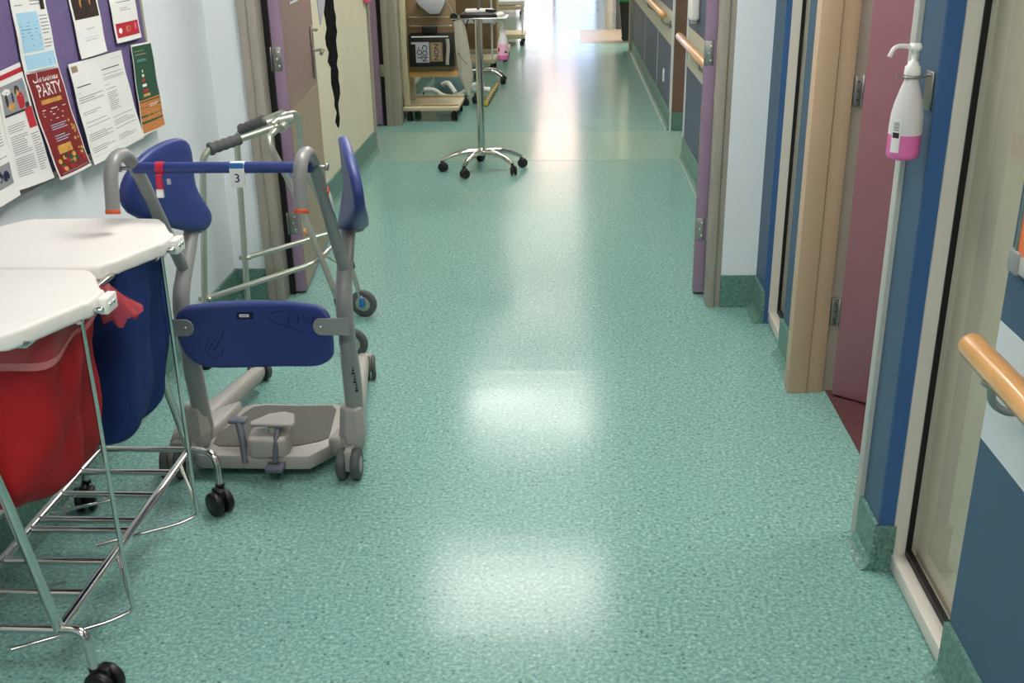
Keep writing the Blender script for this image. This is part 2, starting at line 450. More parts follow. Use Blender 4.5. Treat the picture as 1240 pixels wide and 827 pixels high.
# ---- windows (tall glazed side panels)
def window(name, y0, y1, x=.868):
    r = sroot(name, (x, (y0+y1)/2, 0))
    f = MB()
    z1 = 2.15; d = .036
    f.box((x, y0, .012), (x+d, y1, .055), M_alu, .002)                # sill rail
    f.box((x, y1-.006, .012), (x+d, y1+.006, z1), M_alu)              # far jamb
    f.box((x+.006, y0-.03, .012), (x+d, y0+.003, z1), M_alu)
    f.box((x, y0, z1-.05), (x+d, y1, z1), M_alu, .002)
    f.box((x+d*.25, y0, .0), (x+.25, y1, .012), M_greytyre)
    f.build('window_frame', r)
    g = MB()
    g.box((x+d, y0, .03), (x+d+.014, y1, .072), M_gasket).box((x+d, y1-.012, .03), (x+d+.014, y1+.004, z1), M_gasket)
    g.build('gasket', r)
    MB().box((x+d+.014, y0, .04), (x+d+.02, y1, z1), M_glass).build('pane', r)
    b = MB(); b.box((x+d+.030, y0, .03), (x+d+.038, y1, z1), M_blind)
    b.build('roller_blind', r)
    MB().box((x+d+.010, y1-.007, .03), (x+d+.042, y1+.001, z1), M_alu).box((x+d+.012, y0, .03), (x+d+.032, y1, .05), M_alu).build('inner_frame', r)
    s = MB(); s.box((x+d+.014, y0, .0), (x+.2, y1, .035), M_alu).build('inner_sill', r)
window('window_1', 2.01, 2.434)
window('window_2', 3.955, 4.286)

# ---- door 1: open plum door into the carpeted room on the right
d1 = sroot('door_1', (.9, 3.1, 0))
f = MB()
f.box((.815, 3.565, 0), (.885, 3.63, 2.1), M_framewarm, .002)
f.box((.888, 3.575, 0), (.945, 3.63, 2.1), M_framewarm, .002)
f.box((.885, 3.583, 0), (.889, 3.63, 2.1), M_greytyre)
f.box((.945, 3.59, 0), (1.12, 3.63, 2.1), M_frame)
f.box((.815, 2.585, 2.1), (.96, 3.63, 2.16), M_framewarm, .002)
f.build('door_frame', d1)
f = MB(); f.box((.815, 2.585, 0), (1.0, 2.625, 2.1), M_jamb, .002); f.build('near_jamb', d1)['label'] = 'pale grey near jamb'
dirv = Vector((.79, -.613, 0)); ML = frame_M((.982, 3.553, 0), dirv, (.613, .79, 0), (0, 0, 1))
MB().box((0, -.02, .012), (.92, .022, 2.08), M_plum, .002, M=ML).build('door_leaf', d1)
for z in (.27, 1.05):
    h = MB(); h.box((.948, 3.575, z), (.982, 3.591, z+.1), M_dullsteel, .001)
    h.cyl((.975, 3.568, z+.05), .007, .104, M_dullsteel)
    for k in range(3): h.cyl((.961, 3.574, z+.02+.03*k), .004, .003, M_greytyre, 'Y', 10)
    h.build('hinge', d1)
struct(MB().box((.96, 2.3, -.1), (3.0, 5.0, .003), M_carpet).build('floor_carpet'))
rm = MB(); rm.box((3.0, 2.2, 0), (3.1, 5.1, CH), M_cream).box((1.12, 2.1, 0), (3.1, 2.2, CH), M_cream).box((1.12, 5.0, 0), (3.1, 5.1, CH), M_cream)
struct(rm.build('wall_side_room'))

# ---- door 2: pair of fire doors held open across the corridor
d2 = sroot('door_2', (-.35, 4.55, 0))
f = MB()
f.box((.629, 4.49, 0), (.662, 4.60, 2.1), M_frame, .002).box((.662, 4.50, 0), (.690, 4.61, 2.1), M_frame, .002)
f.box((-1.405, 4.575, 0), (-1.36, 4.68, 2.1), M_frame, .002).box((-1.36, 4.565, 0), (-1.322, 4.67, 2.1), M_frame, .002)
f.box((-1.405, 4.50, 2.1), (.689, 4.66, 2.2), M_frame, .002)
f.build('door_frame', d2)
head = MB(); head.box((XL, 4.505, 2.2), (.9, 4.62, CH), M_white); struct(head.build('wall_over_doors'))
def fire_leaf(x0, y0, ang, side, face):
    e = Vector((math.sin(ang), math.cos(ang), 0)); n = Vector((math.cos(ang), -math.sin(ang), 0))  # e along the leaf, n to the right
    M = frame_M((x0, y0, 0), n, e, (0, 0, 1))
    l = MB(); l.box((-.025, 0, .012), (.025, .93, 2.08), M_purple, .002, M=M)
    lf = l.build('door_leaf', d2)
    fx = .025 if side < 0 else -.025   # face seen from the corridor
    s = 1 if side < 0 else -1
    t = MB(); t.box((fx, .02, .86), (fx+s*.0015, .925, 2.06), face, M=M); t.build('leaf_face', lf)
    t = MB(); t.box((fx, .01, .03), (fx+s*.003, .925, .86), M_kick, M=M); t.build('kick_plate', lf)
    for z in (.27, 1.05) if side > 0 else (1.045, .30):
        h = MB(); h.box((-.024, -.004, z), (.014, .001, z+.1), M_dullsteel, .001, M=M)
        h.cyl(M @ Vector((-s*.03, -.006, z+.05)), .007, .104, M_dullsteel)
        for k in range(3): h.cyl(M @ Vector((-.006 if k % 2 else .002, -.004, z+.02+.03*k)), .004, .003, M_wplastic, 'Y', 10)
        h.build('hinge', lf)
    return lf, M
MB().box((-1.330, 4.66, 0), (-1.296, 4.70, 2.1), M_black).build('gap_shade_strip', d2)  # black strip painting the shade in the gap between frame and leaf
lfL, MLf = fire_leaf(-1.272, 4.675, math.radians(-5.0), -1, M_purpleface)
fire_leaf(.611, 4.66, math.radians(7.5), 1, M_purple)
h = MB()
h.box((.028, .80, .90), (.036, .845, 1.16), M_dullsteel, .003, M=MLf)
q = [MLf @ Vector(p) for p in ((.03, .822, 1.04), (.085, .822, 1.04), (.09, .70, 1.035))]
h.tube(q, .009, M_steel, fil=.02)
q = [MLf @ Vector(p) for p in ((.03, .822, 1.14), (.06, .822, 1.14), (.06, .79, 1.14))]
h.tube(q, .007, M_steel, fil=.01)
h.build('lever_handle', lfL)
h = MB(); h.box((.028, .27, 1.315), (.031, .50, 1.46), M_bink2, M=MLf); h.box((.0285, .26, 1.305), (.0295, .51, 1.47), M_paper, M=MLf)
tag(h.build('door_sign'), 'small blue and white sign on the left mauve fire door', 'sign')

# ---- door 3: side door in the recess on the left beyond the cream wall
d3 = sroot('door_3', (-1.58, 9.07, 0))
f = MB()
f.box((-1.56, 9.03, 0), (-1.515, 9.2, 2.1), M_frame, .002).box((-1.515, 9.045, 0), (-1.44, 9.2, 2.1), M_frame, .002)
f.build('door_frame', d3)
MB().box((-1.72, 9.05, .01), (-1.60, 9.09, 2.08), M_purple, .003).build('door_leaf', d3)
MB().box((-1.60, 9.085, 0), (-1.56, 9.10, 2.1), M_black).build('gap_shade_strip', d3)  # gap darkness put in as a black strip beside the frame
MB().box((-1.60, 9.035, .42), (-1.545, 9.05, .52), M_dullsteel, .001).build('hinge', d3)

# ---- far end: glazed doors with daylight
d4 = sroot('door_4', (-.3, YE-.1, 0))
f = MB()
for x in (-1.5, -.42, .75): f.box((x, YE-.06, 0), (x+.09, YE, 2.25), M_alu, .003)
f.box((-1.5, YE-.06, 2.2), (.84, YE, 2.3), M_alu, .003).box((-1.5, YE-.06, 0), (.84, YE, .12), M_alu, .003)
f.build('door_frame', d4)
for x0, x1 in ((-1.41, -.42), (-.33, .75)):
    MB().box((x0, YE-.04, .12), (x1, YE-.02, 2.2), M_day2 if x0 < -1 else M_day).build('pane', d4)
# far posts of the side lobby
p = MB(); p.box((.60, 17.2, 0), (.70, 17.34, CH), M_jamb, .004).box((.76, 17.2, 0), (.86, 17.34, CH), M_greytyre, .004); struct(p.build('trim_7'))

# ------------------------------------------------------------------ ceiling lights
def ceiling_light(x, y, w, d, m, first=[None]):
    t = thing('ceiling_light', 'white recessed ceiling light panel over the corridor', 'ceiling light', (x, y, CH), group='ceiling light panels along the corridor')
    MB().box((x-w/2-.03, y-d/2-.03, CH-.012), (x+w/2+.03, y-d/2, CH-.002), M_wplastic).box((x-w/2-.03, y+d/2, CH-.012), (x+w/2+.03, y+d/2+.03, CH-.002), M_wplastic).box((x-w/2-.03, y-d/2, CH-.012), (x-w/2, y+d/2, CH-.002), M_wplastic).box((x+w/2, y-d/2, CH-.012), (x+w/2+.03, y+d/2, CH-.002), M_wplastic).build('frame', t)
    MB().box((x-w/2, y-d/2, CH-.008), (x+w/2, y+d/2, CH-.003), m).build('diffuser', t)
for y in (-3.2, .5, 3.3, 5.95, 8.75):
    ceiling_light(-.33, y, 1.15, .76, M_lamp)
for y in (11.4, 14.0, 16.4):
    ceiling_light(-.33, y, 1.1, .62, M_lampdim)
for k in range(6):
    ceiling_light(-.22, 18.6+1.9*k, .84, 1.4, M_lampfar)

# ------------------------------------------------------------------ handrails
def handrail(label, x, y0, y1, z, ys, group=None):
    t = thing('handrail', label, 'handrail', (x, (y0+y1)/2, z))
    r = .027
    n = 14; prof = [(.001, 0), (r*.7, .0), (r*.93, .006), (r, .016)]
    L = y1-y0
    prof = prof+[(r, L-.016), (r*.93, L-.006), (r*.7, L), (.001, L)]
    MB().lathe(prof, M_wood, 24, Matrix.Translation((x, y0, z)) @ Matrix.Rotation(-PI/2, 4, 'X')).build('rail', t)
    for y in ys:
        b = MB()
        wx = .845 if y > 3 else XR
        b.tube([(x, y, z-.02), (x, y, z-.062), (x+.03, y, z-.085), (wx-.012, y, z-.085)], .008, M_dullsteel, fil=.03)
        b.cyl((wx-.007, y, z-.085), .026, .012, M_dullsteel, 'X')
        b.cyl((x, y, z-.026), .02, .008, M_dullsteel, 'Z', 16)
        b.build('bracket', t)
    return t
handrail('thick beech handrail on steel bracket at the near right wall', .785, -2.2, 1.93, .865, (1.80, .5, -.8))
handrail('beech handrail on the slate wall just beyond the mauve fire door', .772, 5.2, 7.57, .872, (5.6, 6.35))
handrail('farthest beech handrail on the slate wall past the brown recess', .772, 8.85, 13.9, .905, (9.0, 10.6, 12.2, 13.6))

# ------------------------------------------------------------------ notice board and papers
XB = -1.53
nb = thing('notice_board', 'purple felt notice board with thin grey edge on the left wall', 'notice board', (XL, 3.2, 1.3))
MB().box((XL, 1.2, .975), (XB, 3.845, 2.0), M_felt).build('felt_panel', nb)
f = MB()
f.box((XL, 3.845, .955), (XB+.004, 3.862, 2.02), M_frame, .001).box((XL, 1.2, .955), (XB+.004, 3.845, .975), M_frame, .001).box((XL, 1.2, 2.0), (XB+.004, 3.845, 2.02), M_frame, .001).box((XL, 1.18, .955), (XB+.004, 1.2, 2.02), M_frame, .001)
f.build('frame', nb)
def paper(label, cat, TL, TR, BR, BL, bg, elems, curl=.012, off=.004, name='notice', bow=.004):
    """corners are (Y, z) on the board plane, seen from the corridor; elems in sheet coordinates u right, v down (0..1)"""
    def P(u, v, d=0.):
        y = (TL[0]*(1-u)+TR[0]*u)*(1-v)+(BL[0]*(1-u)+BR[0]*u)*v
        z = (TL[1]*(1-u)+TR[1]*u)*(1-v)+(BL[1]*(1-u)+BR[1]*u)*v
        x = XB+off+curl*v*v+bow*math.sin(PI*u)*v+bow*.5*math.sin(2.3*v*PI)**2+d
        return (x, y, z)
    b = MB()
    b.grid(lambda i, j: P(i, j), 8, 14, bg)
    b.grid(lambda i, j: P(i, j, -.0006), 8, 14, M_paper)
    b.grid(lambda i, j: P(i, 0, -.0006*j), 8, 1, bg); b.grid(lambda i, j: P(i, 1, -.0006*j), 8, 1, bg)
    b.grid(lambda i, j: P(0, i, -.0006*j), 14, 1, bg); b.grid(lambda i, j: P(1, i, -.0006*j), 14, 1, bg)
    d = .0006
    for e in elems:
        if e[0] == 'r':
            _, u0, v0, u1, v1, m = e[:6]; d += .00004
            dd = d; nu = max(1, int(8*(u1-u0))+1); nv = max(1, int(14*(v1-v0))+1)
            b.grid(lambda i, j: P(u0+(u1-u0)*i, v0+(v1-v0)*j, dd), nu, nv, m)
        elif e[0] == 'lines':
            _, u0, v0, u1, v1, n, m = e[:7]; d += .00002
            th = (v1-v0)/n*.3
            for k in range(n):
                v = v0+(v1-v0)*(k+.3)/n
                if random.random() < .12: continue
                uu = u0+(u1-u0)*(random.uniform(.55, 1.) if random.random() < .5 else 1)
                dd = d
                b.grid(lambda i, j: P(u0+(uu-u0)*i, v+th*j, dd), 2, 1, m)
        elif e[0] == 't':
            _, u, v, s, body, m = e[:6]; sh = e[6] if len(e) > 6 else 0; d += .00004
            vs, fs = text_mesh(body, 1, sh, .01)
            W = abs(TR[0]-TL[0]); H = abs(BL[1]-TL[1])
            b.add([P(u+a[0]*s/W, v-a[1]*s/H, d) for a in vs], fs, m)
        elif e[0] == 'blob':
            _, u, v, su, sv, m = e[:6]; d += .00003; n = 12
            pts = [P(u+su*math.cos(2*PI*k/n)*random.uniform(.75, 1.1), v+sv*math.sin(2*PI*k/n)*random.uniform(.75, 1.1), d) for k in range(n)]
            b.add(pts, [list(range(n))], m)
    return tag(b.build(name), label, cat)
def sc(y, z): return (y*.987, 1.65+(z-1.65)*.987)
R = 'r'; T = 't'; LN = 'lines'
paper('white letter with pale blue boxes pinned above the red party flyer', 'notice', sc(2.968, 1.57), sc(3.172, 1.566), sc(3.175, 1.262), sc(2.965, 1.268), M_paper,
      [(LN, .08, .05, .42, .42, 12, M_ink), (LN, .5, .3, .9, .42, 4, M_ink), (R, .08, .47, .66, .83, M_bink), (LN, .12, .49, .62, .82, 11, M_bink2), (R, .8, .3, .93, .46, M_darkphoto), (LN, .7, .5, .94, .82, 10, M_ink), (R, .08, .85, .95, .985, M_bink), (LN, .12, .86, .5, .97, 4, M_bink2), (LN, .55, .86, .93, .97, 4, M_bink2)], curl=.004)
paper('dark red flyer with white party lettering and gold decorations', 'flyer', sc(2.965, 1.268), sc(3.178, 1.262), sc(3.239, .942), sc(3.021, .945), M_paper,
      [(R, .03, .02, .97, .975, M_pred), (T, .5, .072, .038, 'Christmas', M_paper, .3), (T, .53, .19, .05, 'PARTY', M_paper), (R, .2, .27, .8, .31, M_gold), (LN, .16, .35, .86, .43, 3, M_paper), (LN, .3, .45, .7, .47, 1, M_paper), (LN, .25, .5, .72, .56, 3, M_bink), (LN, .25, .6, .72, .67, 3, M_bink),
       (R, .22, .70, .62, .78, M_gold)] + [('blob', random.uniform(.08, .92), random.uniform(.8, .93), .06, .025, random.choice((M_pgreen, M_pgreen, M_gold, M_rink))) for _ in range(22)] + [('blob', random.uniform(.78, .92), random.uniform(.5, .85), .03, .015, M_gold) for _ in range(16)] + [(LN, .1, .945, .9, .965, 1, M_ink)], curl=.02, off=.008)
paper('white newsletter page with red header bar and colour photograph at left', 'notice', sc(2.81, 1.285), sc(2.962, 1.298), sc(3.012, .955), sc(2.80, .968), M_paper,
      [(R, 0, .035, 1, .075, M_rink), (R, .08, .12, .92, .38, M_ink), ('blob', .25, .18, .14, .03, M_paper), ('blob', .35, .31, .12, .03, M_gold), ('blob', .66, .29, .14, .08, M_rink), ('blob', .60, .19, .09, .045, M_dink), ('blob', .61, .215, .05, .028, M_gold), ('blob', .22, .25, .05, .06, M_dink), ('blob', .42, .24, .04, .05, M_scrib), ('blob', .84, .34, .08, .03, M_dink), ('blob', .84, .17, .06, .03, M_bink2), (R, .08, .36, .92, .38, M_dink), (R, .72, .36, .97, .53, M_rink), (LN, .08, .45, .6, .9, 24, M_ink), (LN, .68, .57, .94, .9, 16, M_ink)], curl=.012, off=.003)
paper('white newsletter page with small photograph near its foot at far left', 'notice', sc(2.58, 1.27), sc(2.802, 1.285), sc(2.80, .955), sc(2.57, .95), M_paper,
      [(LN, .08, .1, .9, .3, 10, M_ink), (R, .5, .33, .9, .36, M_dink), (LN, .08, .38, .9, .66, 12, M_ink), (R, .4, .7, .92, .88, M_ink), ('blob', .6, .78, .1, .06, M_scrib), ('blob', .78, .8, .09, .05, M_dblue), ('blob', .5, .76, .06, .05, M_gold)], curl=.012, off=.0045)
paper('white sheet with dark gold candlelight photograph pinned near the top', 'notice', sc(3.318, 1.57), sc(3.528, 1.568), sc(3.534, 1.262), sc(3.335, 1.26), M_paper,
      [(R, .06, .05, .94, .62, M_darkphoto)] + [('blob', random.gauss(.5, .13), random.gauss(.3, .12), .03, .05, M_gold) for _ in range(30)] + [('blob', .5, .5, .16, .07, M_darkphoto), (LN, .35, .70, .65, .735, 2, M_ink), (LN, .2, .79, .85, .82, 2, M_bink), (LN, .25, .83, .7, .845, 1, M_ink)], curl=.006)
paper('white notice with bright red band along the bottom', 'notice', sc(3.615, 1.59), sc(3.835, 1.59), sc(3.844, 1.276), sc(3.625, 1.277), M_paper,
      [(LN, .22, .1, .85, .6, 16, M_ink), (LN, .3, .64, .75, .68, 2, M_ink), (R, .06, .80, .95, .95, M_rink), ('blob', .5, .87, .1, .04, M_porange), ('blob', .2, .88, .07, .03, M_paper), ('blob', .82, .86, .05, .04, M_pink)], curl=.006)
paper('left one of the two white minutes sheets under the candlelight photograph', 'notice', sc(3.24, 1.256), sc(3.452, 1.254), sc(3.49, .936), sc(3.273, .935), M_paper,
      [(R, .05, .03, .25, .09, M_kick), (LN, .08, .15, .5, .18, 1, M_porange), (LN, .08, .22, .55, .25, 1, M_dink), (LN, .08, .29, .18, .3, 1, M_dink), (LN, .08, .33, .92, .4, 3, M_ink), (LN, .08, .46, .92, .52, 3, M_ink), (LN, .08, .58, .92, .64, 3, M_ink), (LN, .08, .70, .92, .78, 4, M_ink), (LN, .08, .84, .9, .9, 3, M_ink), (LN, .08, .93, .92, .935, 1, M_dink)], curl=.014, off=.009)
paper('right one of the two white minutes sheets, beside the green and orange flyer', 'notice', sc(3.452, 1.254), sc(3.656, 1.252), sc(3.71, .938), sc(3.49, .936), M_paper,
      [(LN, .5, .05, .9, .06, 1, M_ink), (LN, .1, .13, .8, .16, 1, M_dink), (LN, .1, .19, .9, .26, 4, M_ink), (LN, .1, .3, .3, .31, 1, M_dink), (LN, .1, .34, .5, .58, 12, M_ink), (LN, .1, .62, .9, .78, 8, M_ink), (LN, .1, .82, .8, .92, 5, M_ink)], curl=.014, off=.007, bow=-.004)
bx = [(R, .02, .02, .98, .985, M_pgreen)]
bx += [(R, .02, .62, .98, .985, M_porange), (R, .1, .07, .9, .15, M_kick), (T, .45, .165, .02, 'MENU', M_bink)] if False else [(R, .02, .62, .98, .985, M_porange), (LN, .1, .06, .9, .14, 2, M_kick), (LN, .15, .17, .6, .20, 2, M_bink)]
for k, (v, w) in enumerate(((.29, .04), (.34, .07), (.39, .1), (.45, .13), (.51, .17), (.56, .21))): bx.append((R, .34-w/2, v, .34+w*.9, v+.03, (M_paper, M_paper, M_rink, M_paper, M_rink, M_gold)[k]))
bx += [(LN, .4, .68, .85, .72, 2, M_paper), (LN, .3, .76, .9, .9, 5, M_gold)]
paper('narrow green flyer with orange foot overhanging the board edge', 'flyer', sc(3.738, 1.259), sc(3.925, 1.253), sc(3.935, .941), sc(3.713, .946), M_paper, bx, curl=.006, off=.010)

# orange framed board on the near right wall
t = thing('framed_board', 'orange board in a grey metal frame above the near right handrail', 'board', (XR, 1.6, 1.2))
MB().box((XR-.018, 1.1, 1.045), (XR, 1.943, 1.75), M_orange).build('orange_panel', t)
f = MB()
f.box((XR-.021, 1.943, 1.01), (XR, 1.955, 1.78), M_dullsteel, .002).box((XR-.02, 1.1, 1.01), (XR, 1.955, 1.045), M_jamb, .002).box((XR-.02, 1.1, 1.75), (XR, 1.955, 1.78), M_dullsteel, .002).box((XR-.02, 1.08, 1.01), (XR, 1.1, 1.78), M_dullsteel, .002)
f.box((XR-.024, 1.925, 1.005), (XR, 1.97, 1.05), M_saframe, .004)
f.build('frame', t)

# black torn paper strip and grey leaf shapes on the cream wall
def flat_poly(name, pts, x, m, th=.004):
    return MB().prism([(p[0], p[1]) for p in pts], 0, th, m, M=frame_M((x, 0, 0), (0, 1, 0), (0, 0, 1), (1, 0, 0)), smooth=False).build(name)
edgeR = []; edgeL = []
for k in range(26):
    u = k/25; z = 1.62-(1.62-.42)*u
    yc = 6.70+.02*math.sin(u*9)
    wR = (.20 if u < .55 else .20-.36*(u-.55)) + random.uniform(-.05, .05); wL = (-.10 if u < .6 else -.10+.16*(u-.6)) + random.uniform(-.04, .04)
    if u > .97: wR = .02; wL = -.01
    edgeR.append((yc+wR*(.85 if u > .3 else 1), z)); edgeL.append((yc+wL, z))
tag(flat_poly('wall_decoration', edgeR+edgeL[::-1], -1.48, M_blackpaper), 'ragged black strip hanging down the cream wall beyond the left fire door', 'wall decoration')
tag(flat_poly('wall_decoration', [(6.36, 1.5), (6.62, 1.5), (6.60, 1.2), (6.50, 1.12), (6.43, 1.08), (6.40, 1.2)], -1.479, M_greyplastic), 'pale grey pointed scrap beside the black strip on cream wall', 'wall decoration')
tag(MB().box((-1.478, 7.86, 1.10), (-1.455, 8.10, 1.3), M_pink, .003).build('card'), 'bright pink card at the far corner of the cream wall', 'card')
# switch and small dispenser on right wall
tag(MB().box((.833, 9.39, .30), (.845, 9.46, .41), M_wplastic, .004).box((.830, 9.41, .335), (.834, 9.44, .375), M_band, .001).build('wall_socket'), 'small white wall socket low on the far slate wall', 'socket')
dd = thing('wall_dispenser', 'rounded white dispenser on the slate wall above the middle handrail', 'dispenser', (.84, 7.1, 1.1))
MB().box((.78, 7.03, 1.02), (.845, 7.17, 1.30), M_wplastic, .02, 4).build('housing', dd)
MB().box((.795, 7.07, 1.0), (.83, 7.13, 1.022), M_band, .004).build('nozzle', dd)

# ------------------------------------------------------------------ sanitiser bottle on the near right wall
def bottle(t, c, s=1., face=(-1, 0), body=M_bottle, liquid=M_pinkp, liq=.30, nozzle=(-1, 0)):
    x, y, z = c      # z = bottom
    H = .185*s
    prof = [(.026, 0), (.034, .004), (.0355, .012), (.0355, .075), (.034, .10), (.029, .125), (.022, .15), (.0145, .172), (.014, .185)]
    def rad(h):
        for (r0, h0), (r1, h1) in zip(prof, prof[1:]):
            if h <= h1: return r0+(r1-r0)*(h-h0)/max(1e-6, h1-h0)
        return prof[-1][0]
    hs = sorted(set([h for r, h in prof]+[liq*.185])); 
    T4 = Matrix.Translation(c) @ Matrix.Diagonal((1, 1, 1, 1))
    lo = [(rad(h)*s, h*s) for h in hs if h <= liq*.185+1e-6]; hi = [(rad(h)*s, h*s) for h in hs if h >= liq*.185-1e-6]
    MB().lathe(lo, liquid, 28, T4).build('liquid', t)['label'] = 'pink liquid in the foot of the bottle'
    MB().lathe(hi, body, 28, T4).build('bottle_body', t)
    p = MB()
    Z = lambda h: T4 @ Matrix.Translation((0, 0, h*s))
    p.lathe([(.0165*s, 0), (.0175*s, .002*s), (.0165*s, .018*s), (.012*s, .022*s), (.011*s, .028*s), (.0055*s, .03*s), (.0055*s, .05*s), (.0135*s, .052*s), (.0145*s, .058*s), (.012*s, .066*s), (.001, .067*s)], M_wplastic, 20, Z(.182))
    n = Vector((nozzle[0], nozzle[1], 0)).normalized()
    a = Vector(c)+Vector((0, 0, (.182+.060)*s))
    p.tube([a, a+n*.035*s+Vector((0, 0, .002*s)), a+n*.048*s+Vector((0, 0, -.002*s)), a+n*.056*s-Vector((0, 0, .020*s))], .0048*s, M_wplastic, n=10, fil=.008*s)
    p.build('pump', t)
    return t
def label_patch(t, c, s, a0, a1, z0, z1, m, r=.0362, name='bottle_label'):
    b = MB()
    def f(i, j):
        a = math.radians(a0+(a1-a0)*i); return (c[0]+r*s*math.cos(a), c[1]+r*s*math.sin(a), c[2]+(z0+(z1-z0)*j)*s)
    b.grid(f, 8, 2, m)
    return b, f
c = (.775, 2.45, 1.118); s = 1.04
t = thing('sanitiser_bottle', 'pump bottle of pink hand sanitiser in wire holder on blue pilaster', 'bottle', c)
bottle(t, c, s, nozzle=(-1, -.15))
b, f = label_patch(t, c, s, 205, 238, .018, .092, M_paper)
b2, _ = label_patch(t, c, s, 209, 234, .050, .062, M_dink, .0365); b.grid(_, 4, 1, M_dink)
for k in range(9):
    a0 = 0.066+.0022*k
    def g(i, j, a0=a0): 
        a = math.radians(210+22*i); return (c[0]+.0365*s*math.cos(a), c[1]+.0365*s*math.sin(a), c[2]+(a0+.0012*j)*s)
    b.grid(g, 4, 1, M_ink if k % 3 else M_dink)
b.build('bottle_label', t)
h = thing('bottle_holder', 'steel wire bracket holding the pink sanitiser bottle', 'holder', (.828, 2.5, 1.29))
q = MB()
pts = [(c[0]+.0185*math.cos(math.radians(a)), c[1]+.0185*math.sin(math.radians(a)), 1.303) for a in range(0, 360, 20)]
q.tube(pts, .0022, M_dullsteel, n=8, closed=True)
q.tube([(c[0]-.0185, c[1], 1.303), (c[0]-.036, c[1]-.004, 1.304)], .0022, M_dullsteel, n=8)
q.tube([(c[0]+.0185, c[1], 1.303), (.826, 2.478, 1.303)], .003, M_dullsteel, n=8)
q.build('ring', h)
MB().box((.822, 2.452, 1.225), (.828, 2.502, 1.312), M_dullsteel, .002).build('back_plate', h)

# ------------------------------------------------------------------ castors
def castor(parent, c, r, w, ang, stem_top, m=M_rubber, hub=M_dullsteel, twin=True, name='castor', hood=M_black):
    """c = wheel centre on floor (x, y); ang = direction of the axle"""
    x, y = c; ax = Vector((math.cos(ang), math.sin(ang), 0)); fw = Vector((-ax.y, ax.x, 0)); 
    o = bpy.data.objects.new(name, None); COL.objects.link(o); o.parent = parent; MW[o.name] = MW[parent.name].copy()
    def W(off):
        Mx = frame_M(Vector((x, y, r))+ax*off, fw, (0, 0, 1), -ax if False else ax)
        return Mx
    for off in ((-w*.30, w*.30) if twin else (0,)):
        ww = w*.36 if twin else w
        b = MB()
        b.lathe([(r*.55, -ww/2), (r*.9, -ww/2), (r, -ww*.3), (r, ww*.3), (r*.9, ww/2), (r*.55, ww/2)], m, 26, W(off))
        b.lathe([(r*.2, -ww*.55), (r*.5, -ww*.52), (r*.56, -ww*.46), (r*.56, ww*.46), (r*.5, ww*.52), (r*.2, ww*.55)], hub, 22, W(off))
        b.build('wheel', o)
    b = MB()
    b.box((-w*.14, -r*.5, -r*.3), (w*.14, r*.62, r*1.12), hood, .003, M=frame_M(Vector((x, y, r)), ax, fw, (0, 0, 1)))
    st = Vector(stem_top)
    b.tube([Vector((x, y, r*1.0))+fw*0, Vector((st.x, st.y, r*2.05)), st], r*.24, hood, n=12)
    b.cyl((st.x, st.y, r*2.1), r*.36, r*.3, hood)
    b.build('fork', o)
    return o

# ------------------------------------------------------------------ linen trolley
lt = thing('linen_trolley', 'chrome double laundry trolley with two white lids at left', 'trolley', (-1.25, 2.3, 0))
ZR = .17
R_n, R_f = (-1.15, 1.90, ZR), (-1.147, 2.77, ZR)      # right rail ends
L_n, L_f = (-1.425, 1.90, ZR), (-1.425, 2.77, ZR)
MB().tube([R_n, R_f], .0125, M_steel, n=14, flat=.8).build('base_rail', lt)
MB().tube([L_n, L_f], .0125, M_steel, n=14, flat=.8).build('base_rail', lt)
for y in (1.90, 2.04, 2.172, 2.317, 2.366, 2.50, 2.628, 2.77):
    MB().tube([(-1.425, y, ZR), (-1.15, y, ZR)], .0095, M_steel, n=10).build('cross_bar', lt)
# uprights lean inwards to the top frame
for a, b_ in (((-1.15, 1.90, ZR), (-1.24, 1.862, .885)), ((-1.147, 2.77, ZR), (-1.215, 2.63, .885)), ((-1.425, 1.90, ZR), (-1.335, 1.862, .885)), ((-1.425, 2.77, ZR), (-1.355, 2.63, .885))):
    MB().tube([a, b_], .012, M_steel, n=14).build('upright', lt)
# legs arching out to the castors
CN = {'rf': ((-1.147, 2.77, ZR), (-1.055, 2.735, ZR+.012), (-1.046, 2.715, .085), (-1.042, 2.685)),
      'rn': ((-1.15, 1.90, ZR), (-1.085, 1.885, ZR+.012), (-1.075, 1.88, .085), (-1.06, 1.885)),
      'lf': ((-1.425, 2.77, ZR), (-1.462, 2.74, ZR+.01), (-1.465, 2.73, .085), (-1.462, 2.70)),
      'ln': ((-1.425, 1.90, ZR), (-1.475, 1.885, ZR+.01), (-1.485, 1.88, .085), (-1.485, 1.90))}
for k, (a, b_, e, w) in CN.items():
    MB().tube([a, b_, e], .0115, M_steel, n=14, fil=.05, fseg=8).build('castor_leg', lt)
    castor(lt, w, .038, .060, math.radians({'rf': 52, 'rn': 75, 'lf': 20, 'ln': 20}[k]), e, M_black, M_black)
